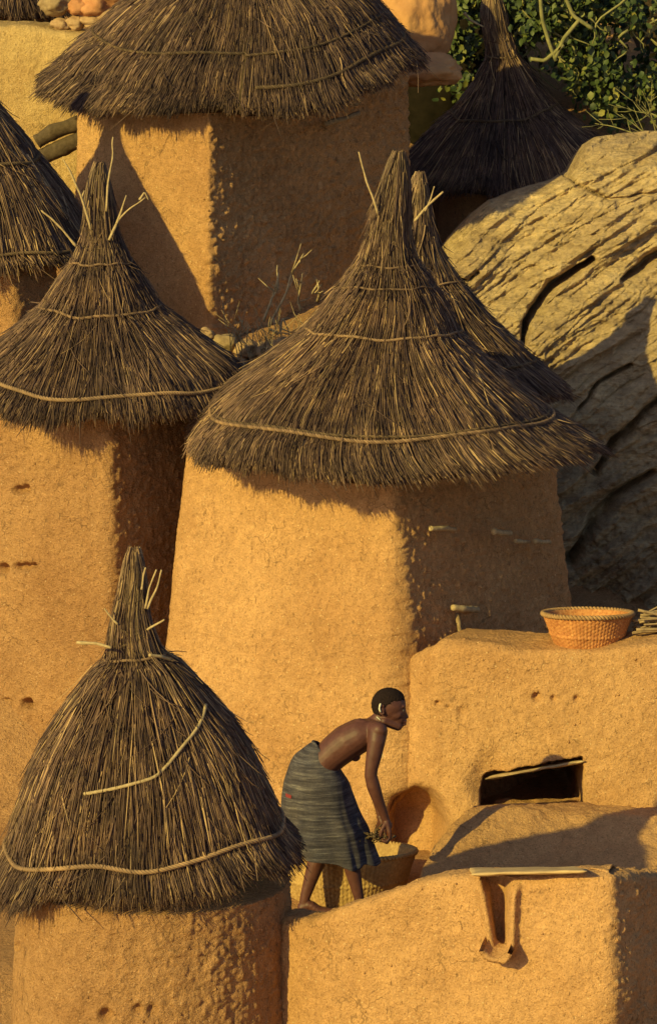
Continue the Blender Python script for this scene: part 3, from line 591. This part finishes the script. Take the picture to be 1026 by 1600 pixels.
def seg(px, py, pts):
    d = np.full(px.shape, 1e9)
    for (x0, y0, w0), (x1, y1, w1) in zip(pts[:-1], pts[1:]):
        t = np.clip(((px-x0)*(x1-x0) + (py-y0)*(y1-y0)) / ((x1-x0)**2 + (y1-y0)**2), 0, 1); d = np.minimum(d, np.hypot(px-x0-t*(x1-x0), py-y0-t*(y1-y0)) / (w0 + t*(w1-w0)))
    return d
for cr, dep in (([(815,535,3),(822,505,5),(840,478,7),(862,452,8),(895,428,6),(925,405,3)], .32), ([(972,440,3),(995,425,8),(1040,396,10),(1080,380,8)], .3), ([(905,640,2),(935,600,3),(985,570,3)], .14), ([(930,740,4),(960,690,6),(1010,640,5),(1060,600,4)], .2), ([(700,420,1),(730,440,2),(745,425,2)], .05), ([(890,880,5),(925,820,8),(960,780,6),(1020,740,4)], .22), ([(880,270,2),(900,290,3),(950,310,2),(1026,300,2)], .07)):
    D_ -= dep * np.exp(-seg(PX + 3 * vn(V, 12, 2), PY + 3 * vn(V, 12, 3), cr) ** 2)
V[..., 1] -= D_; V[..., 2] += .25 * D_ * np.exp(-dt / 60)
back = V[:1] + np.array([0, .5, -.05]) * 1; back2 = V[:1] + np.array([.2, 2.6, -.9]); back3 = V[-1:] + np.array([.2, 3.0, -.6])
VV_ = np.concatenate([back3, back2, back, V]); rk = MB(); rk.add(VV_.reshape(-1, 3), gridq(nx, ny + 3))
lft = VV_[:, 0]; rk.add(np.vstack([lft, lft + np.array([.3, 2.2, 0])]), gridq(ny + 3, 2))
tag(rk.build('boulder', ROCK), 'huge layered sandstone boulder at the right with deep slanting cracks', 'rock')
SHADE_FILL = plain('painted_shade_fill', (.010,.008,.006), (.02,.015,.011), 10, .95, .01, .02)  # near-black colour painted in place of deep shade
ORK = plain('orange_rock', (.42,.20,.09), (.58,.30,.13), 5, .92, .02)
stone(648, 42, 31.6, .28, 'rounded orange boulder behind the tall granary thatch', 91, 'boulder', (1.0, .9, 1.35), ORK, 'rock', sub=6, amp=.14)
stone(662, 112, 31.3, .19, 'small orange rock below the rounded boulder', 92, 'boulder', (1.3, .9, .6), ORK, 'rock', sub=5, amp=.22)
stone(905, 190, 34.2, .62, 'orange rock face between the upper right thatch and the leaves', 93, 'boulder', (1.1, .6, 1.1), MUD, 'rock', sub=6, amp=.16)
stone(1010, 110, 34.6, .8, 'rock behind the green leaves, its shade painted in', 95, 'boulder', (1.1, .6, 1.3), UNDER, 'rock', sub=5, amp=.2)  # dark thatch tone stands in for shade on this rock
stone(755, 60, 34.6, .8, 'rock behind the upper right granary peak, painted near black as shade', 96, 'boulder', (1.1, .6, 1.3), SHADE_FILL, 'rock', sub=5, amp=.2)  # shade behind the peak is put into the rock colour
stone(690, 170, 33.4, .75, 'near-black boulder added to fill the shaded gap left of the upper right granary', 97, 'boulder', (.8, .6, 1.5), SHADE_FILL, 'rock', sub=5, amp=.2)  # added boulder, its black colour stands for the unlit gap

# ================================================================== LEAVES
LEAF, nt, b = nmat('leaf', .55, .35); g_ = N(nt, 'ShaderNodeNewGeometry'); r_ = ramp(nt, g_.outputs['Random Per Island'], [(0, (.022,.036,.012)), (.5, (.045,.066,.018)), (.85, (.085,.105,.026)), (1, (.24,.21,.05))])
nt.links.new(r_.outputs[0], b.inputs['Base Color'])
STEM = plain('green_stem', (.16,.15,.06), (.30,.26,.11), 20, .8, .002)
vine = thing('leafy_vine', at(880, 210, 32.9), 'green leafy creeper hanging over the rocks at the top right', 'plant')
g = np.random.default_rng(5); cl = []
while len(cl) < 330:
    x = g.uniform(705, 1080); y = g.uniform(-60, 185)
    low = np.interp(x, [700, 712, 740, 760, 775, 800, 835, 870, 895, 930, 980, 1080], [185, 190, 130, 60, 30, 50, 78, 95, 118, 175, 185, 195])
    if y < low and not (738 < x < 815 and y > 12) and vn(np.array([[x / 35, y / 35, 3.]]), 1, 8)[0] > -.15: cl.append((x, y, g.uniform(31.7, 33.4) if x > 800 else g.uniform(32.3, 32.9)))
P = []
for (x, y, Y) in cl:
    k = g.integers(16, 30); P.append(at(x, y, Y) + g.normal(0, 1, (k, 3)) * np.array([.062, .07, .055]))
P = np.vstack(P); n = len(P); nrm = g.normal(0, 1, (n, 3)) + np.array([-.5, -1.0, .7]); nrm /= np.linalg.norm(nrm, axis=1)[:, None]
up = g.normal(0, .5, (n, 3)) + np.array([0, 0, -1.]); a1 = np.cross(nrm, up); a1 /= np.linalg.norm(a1, axis=1)[:, None]; a2 = np.cross(a1, nrm); sz_ = g.uniform(.017, .034, n)[:, None]
LV = np.stack([P - a2*sz_, P - a2*sz_*.3 + a1*sz_*.8, P + a2*sz_*.5 + a1*sz_*.65, P + a2*sz_*1.25, P + a2*sz_*.5 - a1*sz_*.65, P - a2*sz_*.3 - a1*sz_*.8, P - nrm*sz_*.25 + a2*sz_*.1], 1)
f = np.array([[6,0,1],[6,1,2],[6,2,3],[6,3,4],[6,4,5],[6,5,0]]); mk('foliage', LV.reshape(-1, 3), None, (f[None] + (np.arange(n)*7)[:, None, None]).reshape(-1, 3), LEAF, vine)
mb = MB()
for i in range(34):
    x, y = g.uniform(790, 1060), g.uniform(-40, 90); Y = g.uniform(31.6, 32.4); k = 10; dx, dy = g.normal(0, 6), g.uniform(4, 11)
    pts = np.array([at(x + dx * q + 9 * math.sin(q * .9 + i), y + dy * q, Y) for q in range(k)]); mb = MB(); mb.tube(pts, np.linspace(.011, .004, k), 6); mb.build('stem', STEM, vine)
for p in ([(843,-10),(846,30),(858,70),(868,95)], [(905,30),(880,60),(866,92)], [(880,-10),(895,25),(925,45)], [(880,70),(850,95),(828,92)]):
    mb = MB(); P_ = np.array([at(a, b, 31.55) for a, b in p]); u = np.linspace(0, 3 if len(p) == 4 else 2, 12); mb.tube(np.column_stack([np.interp(u, np.arange(len(p)), P_[:, k]) for k in range(3)]), .014, 7); mb.build('stem', STEM, vine)
# dry twigs
def brush(name, base, tips, Y, mat, label, r=.006, n=10, seed=1, spread=1.0):
    g = np.random.default_rng(seed); mb = MB()
    for (bx, by, tx, ty) in tips:
        b0 = at(bx, by, Y + g.uniform(-.1, .1)); t0 = at(tx, ty, Y + g.uniform(-.2, .2)); k = 12; u = np.linspace(0, 1, k)[:, None]
        Q = b0 + (t0 - b0) * u + .03 * spread * np.stack([vn(np.column_stack([u[:, 0]*3 + tx, u[:, 0]*0 + ty, u[:, 0]*0]), 1, s) for s in (1, 2, 3)], 1)
        mb.tube(Q, np.linspace(r, r * .35, k), 6)
        for q in range(int(n)):
            j = g.integers(3, k - 1); d = g.normal(0, 1, 3) * .05 + (t0 - b0) / np.linalg.norm(t0 - b0) * .06; mb.tube(np.array([Q[j], Q[j] + d * .6, Q[j] + d * 1.2 + np.array([0, 0, .01])]), [r * .5, r * .4, r * .2], 5)
    return tag(mb.build(name, mat), label, 'plant')
brush('dry_shrub', None, [(1030,215,965,175),(1030,205,985,150),(1035,215,925,190),(1030,210,1000,135),(1040,190,960,165)], 30.4, STEM, 'tangle of dry brown twigs on top of the boulder', .006, 8, 3)
brush('dry_stalk', None, [(420,505,478,390),(415,500,440,420),(470,480,478,430),(492,470,496,440),(425,520,452,500)], 27.7, STICK, 'tall pale dry stalk leaning against the tall granary wall', .010, 4, 4)
brush('dry_grass', None, [(372 + 4.2 * i, 572, 366 + 4.6 * i + random.uniform(-14, 14), 515 + random.uniform(-25, 25)) for i in range(26)], 27.55, STICK, 'tuft of dry yellow grass between two thatched roofs', .0045, 5, 6, 1.6)
for i, (px, py, r, lab) in enumerate(((352, 535, .07, 'dark stone beside the foot of the tall granary'), (385, 545, .08, 'pale stone left of the dry grass'), (415, 548, .08, 'pale stone under the dry grass'), (322, 522, .045, 'little stone at the corner of the tall granary'), (372, 575, .10, 'larger stone wedged between two thatched roofs'), (440, 540, .07, 'pale stone right of the dry grass'))):
    stone(px, py, 27.95, r, lab, 70 + i, sq=(1.2, 1, .8), mat=WOOD if i == 0 else STONE, group='stones below the tall granary')

# ================================================================== BASKETS
def wicker(name, c1, c2, c3):
    m, nt, b = nmat(name, .75, .25); co = N(nt, 'ShaderNodeTexCoord').outputs['Object']; n = noise(nt, co, 60, 3); n2 = noise(nt, co, 7, 2)
    r = ramp(nt, n.outputs[0], [(.3, c1), (.6, c2), (.75, c3)]); a = mixc(nt, r.outputs[0], ramp(nt, n2.outputs[0], [(.3, (.75,.7,.7)), (.7, (1.1,1.1,1.1))]).outputs[0], 1, 'MULTIPLY')
    nt.links.new(a, b.inputs['Base Color']); return m
def basket(c, Rt, Rb, H, mat, rimmat, label, tilt=0, ribs=70, lean=(0, 0)):
    root = thing('basket', c, label, 'basket'); nph = ribs * 6; ph = np.linspace(0, 2*math.pi, nph, endpoint=False); m = 34; t = np.linspace(0, 1, m)
    PH, T = np.meshgrid(ph, t); prof = Rb + (Rt - Rb) * T ** .85; rib = .0030 * np.abs(np.sin(PH * ribs / 2)) + .0022 * np.sin(T * 60 + math.pi * np.floor(PH * ribs / (2*math.pi)))
    rib = rib + .006 * np.exp(-((T - .42) / .03) ** 2); r_o = prof + rib + .006 * vn(np.stack([np.cos(PH)*2, np.sin(PH)*2, T*2], -1), 1, 3)
    tt = np.tan(R(tilt))
    def S(r, h): return np.stack([c[0] + r*np.cos(PH), c[1] + r*np.sin(PH), c[2] + h * 1 - r*np.sin(PH)*tt * T - r*np.cos(PH)*lean[0]*T], -1)
    O = S(r_o, T * H); I = S(np.maximum(prof - .014, .01), np.maximum(T * H, .012))[::-1]; V = np.concatenate([O, I]); mb = MB(); V2 = V.reshape(-1, 3); nb = 2 * m
    cen = np.array([[c[0], c[1], c[2] + .012]]); i = np.arange(nph); mb.add(np.vstack([V2, cen]), gridq(nph, nb, True), np.stack([(nb-1)*nph+i, (nb-1)*nph+(i+1) % nph, np.full(nph, nb*nph)], 1)); mb.build('basket_body', mat, root)
    rim = MB(); P = np.stack([c[0] + (Rt+.004)*np.cos(ph), c[1] + (Rt+.004)*np.sin(ph), c[2] + H - Rt*np.sin(ph)*tt - Rt*np.cos(ph)*lean[0]], 1); P = np.vstack([P, P[:2]])
    a = np.arange(len(P)) * .55
    for k in range(2): 
        Q = P.copy(); Q[:, 2] += .007 * np.cos(a + k * math.pi); rr_ = 1 + .007 * np.sin(a + k*math.pi) / Rt; Q[:, :2] = np.array(c[:2]) + (Q[:, :2] - np.array(c[:2])) * rr_[:, None]; rim.tube(Q, .0085, 6)
    rim.build('rim', rimmat, root); return root
W1 = wicker('orange_wicker', (.36,.13,.045), (.56,.25,.085), (.66,.36,.14)); W2 = wicker('straw_wicker', (.32,.19,.075), (.48,.31,.12), (.60,.42,.19))
RIM = wicker('rim_binding', (.25,.14,.06), (.38,.23,.11), (.48,.32,.16))
zb_ = at(917, 1012, 25.10)[2]
basket(at(917, 1010, 25.10) + np.array([0, 0, -.005]), 69 * mpp(1000, 25.10), 49 * mpp(1000, 25.10), .192, W1, RIM, 'orange wicker basket standing on top of the mud wall', 6)
basket(np.array([X(540, 24.36, 1380), 24.36, 3.372]), 108 * mpp(1350, 24.36), 88 * mpp(1350, 24.36), .235, W2, W2, 'wide straw basket on the ground behind the legs of the person', 7, 90)
# pile of dark twigs at the right of the orange basket
g = np.random.default_rng(9); mb = MB()
for i in range(46):
    y0 = g.uniform(952, 1002); a, b2 = g.uniform(985, 1010), g.uniform(1040, 1110); Y0 = g.uniform(24.95, 25.2)
    P_ = np.array([at(a, y0 + g.normal(0, 3), Y0), at((a + b2) / 2, y0 - 4 + g.normal(0, 5), Y0), at(b2, y0 + g.normal(0, 6), Y0)]); u = np.linspace(0, 2, 9)
    mb.tube(np.column_stack([np.interp(u, [0, 1, 2], P_[:, k]) for k in range(3)]), g.uniform(.004, .010), 6)
tag(mb.build('twig_pile', WOOD), 'bundle of dark twigs lying on the mud wall right of the orange basket', 'firewood', kind=None)

# ================================================================== PERSON
PY0 = 23.82
def pp(x, y, d=0): return Vector(at(x, y, PY0 + d))
PS = mpp(1250, PY0)
per = thing('person', (X(520, PY0, 1420), PY0, 3.372), 'person bending forward over the straw basket, bare back and dark wrapped skirt', 'person')
bm = bmesh.new(); bmesh.ops.create_icosphere(bm, subdivisions=3, radius=1); IV = np.array([v.co[:] for v in bm.verts]); IT = np.array([[v.index for v in f.verts] for f in bm.faces]); bm.free()
BODY = MB()
def ball(p, r, sc3=(1, 1, 1), rot=0):
    V = IV * np.array(sc3) * r; c, s_ = math.cos(rot), math.sin(rot)
    BODY.add(np.stack([V[:, 0]*c + V[:, 2]*s_, V[:, 1], -V[:, 0]*s_ + V[:, 2]*c], 1) + np.array(p), None, IT)
def limb(pts):                                     # pts: (x, y, d, r_px)
    for (a, b) in zip(pts[:-1], pts[1:]):
        p, q = pp(*a[:3]), pp(*b[:3]); r0, r1 = a[3] * PS, b[3] * PS; L = (q - p).length; n = max(2, int(L / (min(r0, r1) * .13)))
        for k in range(n + 1): t = k / n; ball(p.lerp(q, t), r0 + (r1 - r0) * t)
# torso: paired chains make an oval section
for d in (-.062, -.02, .02, .062):
    e = abs(d) / .062
    limb([(497, 1205, d*.8, 24 - 2*e), (510, 1187, d*.8, 26 - 2*e), (525, 1173, d * .85, 28 - 2.5*e), (542, 1160, d * 1.0, 29.5 - 3*e), (560, 1150, d * 1.15, 29 - 5*e), (577, 1143, d * 1.2, 22 - 4*e)])
for s in (-1, 1):
    limb([(575, 1141, s * .05, 17), (588, 1142, s * .115, 15.5)])                       # shoulder girdle
    limb([(549, 1172, s * .055, 14), (555, 1182, s * .06, 8)])                           # chest hanging forward
limb([(580, 1138, 0, 17), (590, 1128, 0, 14), (600, 1116, 0, 13)])                      # neck
# near arm
ball(pp(577, 1212, -.172), 7.5 * PS); ball(pp(592, 1141, -.150), 12.5 * PS)
limb([(562, 1133, -.06, 11), (574, 1136, -.085, 9)]); limb([(562, 1133, .06, 11), (574, 1136, .085, 9)])
limb([(590, 1143, -.135, 15.5), (588, 1158, -.155, 14), (584, 1180, -.165, 12.4), (580, 1200, -.17, 10.4), (579, 1212, -.17, 9.9), (583, 1228, -.165, 10.8), (589, 1246, -.155, 9.4), (597, 1266, -.14, 7.3), (602, 1280, -.13, 6.3)])
def hand(wx, wy, wd, sg, dx=0):
    limb([(wx, wy, wd, 6.0), (wx + 4, wy + 10, wd, 7)])
    for k in range(4):
        d = wd + (k - 1.5) * .017; L = (1, 1.08, 1.02, .85)[k]
        limb([(wx + 2, wy + 6, wd + (k-1.5)*.009, 4.4), (wx + 6, wy + 20, d, 3.6)])
        limb([(wx + 6, wy + 20, d, 3.2), (wx + 7.5 - k*.5, wy + 20 + 9*L, d, 2.8), (wx + 2, wy + 22 + 14*L, d, 2.55), (wx - 5, wy + 20 + 13*L, d + .002, 2.2)])
    limb([(wx - 1, wy + 8, wd - sg*.018, 3.8), (wx - 6, wy + 17, wd - sg*.034, 3.1), (wx - 8, wy + 26, wd - sg*.034, 2.6)])
hand(602, 1280, -.13, 1)
# far arm
limb([(588, 1143, .135, 15), (585, 1160, .15, 12), (580, 1200, .15, 9.5), (579, 1212, .145, 9), (586, 1238, .10, 9), (592, 1262, .03, 7), (595, 1277, -.01, 6)])
hand(594, 1277, -.015, -1)
# legs
limb([(497, 1222, -.055, 24), (518, 1262, -.07, 22), (540, 1306, -.085, 16), (545, 1322, -.085, 14.5), (547, 1345, -.085, 14), (553, 1370, -.085, 11.5), (560, 1400, -.085, 8.2), (561, 1413, -.085, 8)])
limb([(494, 1222, .055, 24), (500, 1262, .07, 21), (504, 1306, .09, 16), (501, 1326, .09, 14.5), (493, 1350, .09, 13.8), (485, 1375, .09, 11), (477, 1400, .09, 8.5), (475, 1412, .09, 8)])
FZ = 3.372
def foot(x, d):
    h = pp(x - 2, 1420, d); h.z = FZ + .028; 
    for k in range(12):
        t = k / 11; ball(Vector((h.x + .17 * t, h.y - .02 * t, FZ + .030 - .012 * t + .028 * math.exp(-((t - .2) / .22) ** 2))), .030 - .008 * t, (1, 1.0 + .25 * math.sin(t * 3), .9))
    a = pp(x, 1412, d); 
    for k in range(8): ball(a.lerp(Vector((h.x + .01, h.y, FZ + .045)), k / 7), 8 * PS)
    for k in range(5): ball(Vector((h.x + .185 - .008 * k, h.y - .045 + .018 * k, FZ + .012)), .0105 - .0008 * k, (1.6, .9, .9))
foot(561, -.085); foot(475, .09)
# head
HT = R(8)
ball(pp(607.5, 1101), 26.5 * PS, (1.0, .78, .97), HT)                                     # skull
ball(pp(615, 1111), 19.5 * PS, (1.0, .86, 1.05), HT)                                      # face
ball(pp(619, 1122), 14.5 * PS, (1.0, .90, 1.0))
for k in range(6): ball(pp(600 + 4.2 * k, 1127 + 1.5 * k, -.040 + .004 * k), 7.5 * PS); ball(pp(600 + 4.2 * k, 1127 + 1.5 * k, .040 - .004 * k), 7.5 * PS)   # jaw
ball(pp(623, 1133), 6.8 * PS, (1, 1.3, .85)); ball(pp(625.5, 1134), 4.6 * PS, (1, 1.3, .9))   # chin
for k in range(7): ball(pp(629.6 + .62 * k, 1108 + 1.8 * k), (3.0 + .14 * k) * PS)                # nose bridge
ball(pp(634.2, 1119.5), 3.2 * PS); ball(pp(632, 1120.5, -.012), 2.7 * PS); ball(pp(632, 1120.5, .012), 2.7 * PS)
ball(pp(632.0, 1126.4), 3.5 * PS, (1, 2.1, .72)); ball(pp(631.2, 1131.2), 3.6 * PS, (1, 1.9, .72)); ball(pp(635.2, 1120.2), 2.9 * PS)      # lips
for s in (-1, 1):
    ball(pp(629.5, 1103.0, s * .026), 4.4 * PS, (.9, 1.5, .6)); ball(pp(617, 1116, s * .042), 8 * PS, (1.3, .62, 1.1))    # brow, cheek
    for k in range(9):                                                                  # ear
        a = k / 8 * 4.4 - 2.2; ball(pp(596.5 - 4.2 * math.cos(a), 1109 + 7.2 * math.sin(a), s * .077), 1.9 * PS)
    ball(pp(597, 1110, s * .071), 4.2 * PS, (1, .7, 1.4))
body = BODY.build('body', SKIN, per)
rm = body.modifiers.new('r', 'REMESH'); rm.mode = 'VOXEL'; rm.voxel_size = .0036; rm.use_smooth_shade = True
sm = body.modifiers.new('s', 'SMOOTH'); sm.factor = .5; sm.iterations = 8
dg = bpy.context.evaluated_depsgraph_get(); ev = bpy.data.meshes.new_from_object(body.evaluated_get(dg)); body.modifiers.clear(); body.data = ev
ev.materials.clear(); ev.materials.append(SKIN); 
for p in ev.polygons: p.use_smooth = True
def uvs(n=64, m=48):
    th = np.linspace(0, 2*math.pi, n, endpoint=False); ph = np.linspace(-math.pi/2, math.pi/2, m); T, Pp = np.meshgrid(th, ph); return np.stack([np.cos(T)*np.cos(Pp), np.sin(T)*np.cos(Pp), np.sin(Pp)], -1)
D3 = uvs(150, 110); hc = np.array(pp(607.5, 1101)); sk = np.array([26.5 * PS, 26.5 * PS * .78, 26.5 * PS * .97])
# hair region: above a line from the forehead to behind the ear
line = D3[..., 2] + .0 - np.where(D3[..., 0] > 0, .30 + .25 * D3[..., 0], .30 + 1.15 * D3[..., 0]); line = np.maximum(line, -D3[..., 0] * 1.1 - .35 + 0 * D3[..., 2])
hr = -.005 + .0082 * ss(-.16, .16, line + .12 * vn(D3, 8, 3) + .06 * vn(D3, 30, 5)) + .0022 * vn(D3, 30, 2) + .0022 * vn(D3, 60, 4)
hr = np.where(D3[..., 2] < -.62, -.01, hr)
cy, sy = math.cos(HT), math.sin(HT); Vh = D3 * (sk + hr[..., None]); Vh = np.stack([Vh[..., 0]*cy + Vh[..., 2]*sy, Vh[..., 1], -Vh[..., 0]*sy + Vh[..., 2]*cy], -1) + hc
mk('hair', Vh.reshape(-1, 3), gridq(150, 110, True), None, HAIR, per)
WHITE = plain('shell_white', (.60,.55,.42), (.78,.72,.58), 30, .5, .0005); EYE = plain('eye', (.10,.08,.065), (.16,.13,.11), 10, .3, .0001)
mb = MB(); mb.tube(np.array([pp(595.0 + .3*math.sin(k) - 2.4*math.cos(k*.36-1.2) + .0, 1099 + 2.0 * k, -.086) for k in range(8)]), [.003,.005,.0055,.004,.005,.0055,.0045,.003], 8); mb.build('earring', WHITE, per)
for s in (-1, 1):
    D2 = uvs(16, 12); mk('eye', (D2 * .0098 + np.array(pp(628.6, 1110.0, s * .030))).reshape(-1, 3), gridq(16, 12, True), None, EYE, per)
mb = MB(); mb.tube(np.array([np.array(pp(588 + 11 * (1 - math.cos(t)) * .5 - 1, 1119 + 11 * (1 - math.cos(t)) * .45, .058 * math.sin(t) * -1)) for t in np.linspace(0, 2*math.pi, 40)]), .0022, 6)
mb.tube(np.array([pp(597.5, 1140 + 4.5 * k, -.05) for k in range(11)]), .0016, 6); mb.build('necklace_cord', WHITE, per)
# wrapped skirt
m, nt, b = nmat('indigo_cloth', .9, .1); co = N(nt, 'ShaderNodeTexCoord').outputs['Object']; mp = N(nt, 'ShaderNodeMapping'); mp.inputs['Scale'].default_value = (3, 3, 45); mp.inputs['Rotation'].default_value = (0, R(-8), 0); nt.links.new(co, mp.inputs[0])
n1 = noise(nt, mp.outputs[0], 1.6, 5, .75); n2 = noise(nt, co, 9, 3); n3 = noise(nt, co, 260, 2)
a = ramp(nt, n1.outputs[0], [(.35, (.042,.038,.050)), (.52, (.086,.078,.096)), (.64, (.17,.158,.172)), (.75, (.28,.26,.26))]).outputs[0]
a = mixc(nt, a, ramp(nt, n2.outputs[0], [(.35, (.66,.66,.74)), (.65, (1.1,1.03,.95))]).outputs[0], 1, 'MULTIPLY'); a = mixc(nt, a, ramp(nt, n3.outputs[0], [(.3, (.7,.7,.7)), (.7, (1.2,1.2,1.2))]).outputs[0], 1, 'MULTIPLY')
nt.links.new(a, b.inputs['Base Color']); bp = N(nt, 'ShaderNodeBump'); bp.inputs['Distance'].default_value = .003; nt.links.new(n1.outputs[0], bp.inputs['Height']); nt.links.new(bp.outputs[0], b.inputs['Normal']); CLOTH = m
rings = [((491,1159),(524,1192),.100), ((481,1163),(531,1203),.120), ((456,1184),(545,1222),.150), ((446,1212),(550,1240),.160), ((441,1245),(556,1262),.165), ((438,1285),(571,1292),.170), ((442,1316),(582,1325),.176), ((450,1330),(587,1345),.176)]
rr_ = np.array([[a[0], a[1], b2[0], b2[1], d] for a, b2, d in rings]); m_ = 90; t = np.linspace(0, len(rings) - 1, m_); Rg_ = np.column_stack([np.interp(t, np.arange(len(rings)), rr_[:, k]) for k in range(5)])
k = np.hanning(17)[1:-1]; k /= k.sum(); E = np.vstack([np.repeat(Rg_[:1], 7, 0), Rg_, Rg_[-1] + (Rg_[-1]-Rg_[-2]) * np.arange(1, 8)[:, None]]); Rg_ = np.column_stack([np.convolve(E[:, q], k, 'valid') for q in range(5)])
n_ = 200; ph = np.linspace(0, 2*math.pi, n_, endpoint=False); V = []
for j, (ax_, ay_, bx_, by_, d) in enumerate(Rg_):
    A = np.array(pp(ax_, ay_)); B = np.array(pp(bx_, by_)); Cc = (A + B) / 2; H_ = (B - A) / 2; q = j / (m_ - 1)
    c_, s_ = np.cos(ph), np.sin(ph); sup = np.sign(c_) * np.abs(c_) ** .85; fold = 1 + q ** 1.3 * (.055 * np.sin(4 * ph + 1.2 + .8 * q) + .04 * np.sin(7 * ph + 3 * q) + .025 * np.sin(15 * ph + 2 * q) + .05 * np.exp(-((ph - 5.35 + .25 * q) / .10) ** 2)) + .012 * np.sin(14 * q + 2 * ph)
    V.append(Cc + (sup * fold)[:, None] * H_ + (s_ * fold)[:, None] * np.array([0, d, 0]))
V = np.array(V); V += .004 * np.stack([vn(V, 16, s) for s in (1, 2, 3)], -1)
V[-12:, :, 2] += (np.linspace(0, 1, 12) ** 2)[:, None] * (.020 * np.sin(2 * ph + .5) + .010 * np.sin(7 * ph))[None]
cen = V.mean(1, keepdims=True); I = cen + (V - cen) * .975; VV = np.concatenate([V, I[::-1]]); VV = np.concatenate([VV, VV[:1]])
sk_ = mk('skirt', VV.reshape(-1, 3), gridq(n_, 2 * m_ + 1, True), None, CLOTH, per)
# waist roll and the red patch
mb = MB(); P_ = V[1]; P_ = np.vstack([P_, P_[:2]]); mb.tube(P_ + .004 * vn(P_, 14, 3)[:, None], .009, 8); mb.build('waist_roll', CLOTH, sk_)
ux, uy = topx(V); idx = np.argmin((ux - 452) ** 2 + (uy - 1243) ** 2 + 1e6 * (V[..., 1] > PY0)); j0, i0 = divmod(idx, n_)
pt = V[j0-1:j0+2][:, [(i0 + q) % n_ for q in range(-4, 5)]]; cn = V[j0].mean(0); pt = cn + (pt - cn) * 1.03; mk('red_patch', pt.reshape(-1, 3), gridq(9, 3), None, plain('red_cloth', (.16,.025,.03), (.24,.04,.045), 60, .9), sk_)
# what the hands hold
g = np.random.default_rng(3); mb = MB(); c0 = at(588, 1306, PY0 - .06)
pts = c0 + g.normal(0, 1, (46, 3)) * np.array([.028, .022, .013]); mb.pebbles(pts, g.uniform(.006, .013, 46), 3)
for i in range(14):
    a = pts[i]; d = g.normal(0, 1, 3) * np.array([.03, .02, .02]); mb.tube(np.array([a, a + d, a + d * 1.7]), .0025, 5)
tag(mb.build('pod_cluster', plain('dry_pods', (.07,.045,.03), (.16,.11,.07), 60, .8)), 'small dark cluster of dried pods held in the hands of the person', 'pods')

for o in list(bpy.data.objects):
    if '_o' in o: del o['_o']
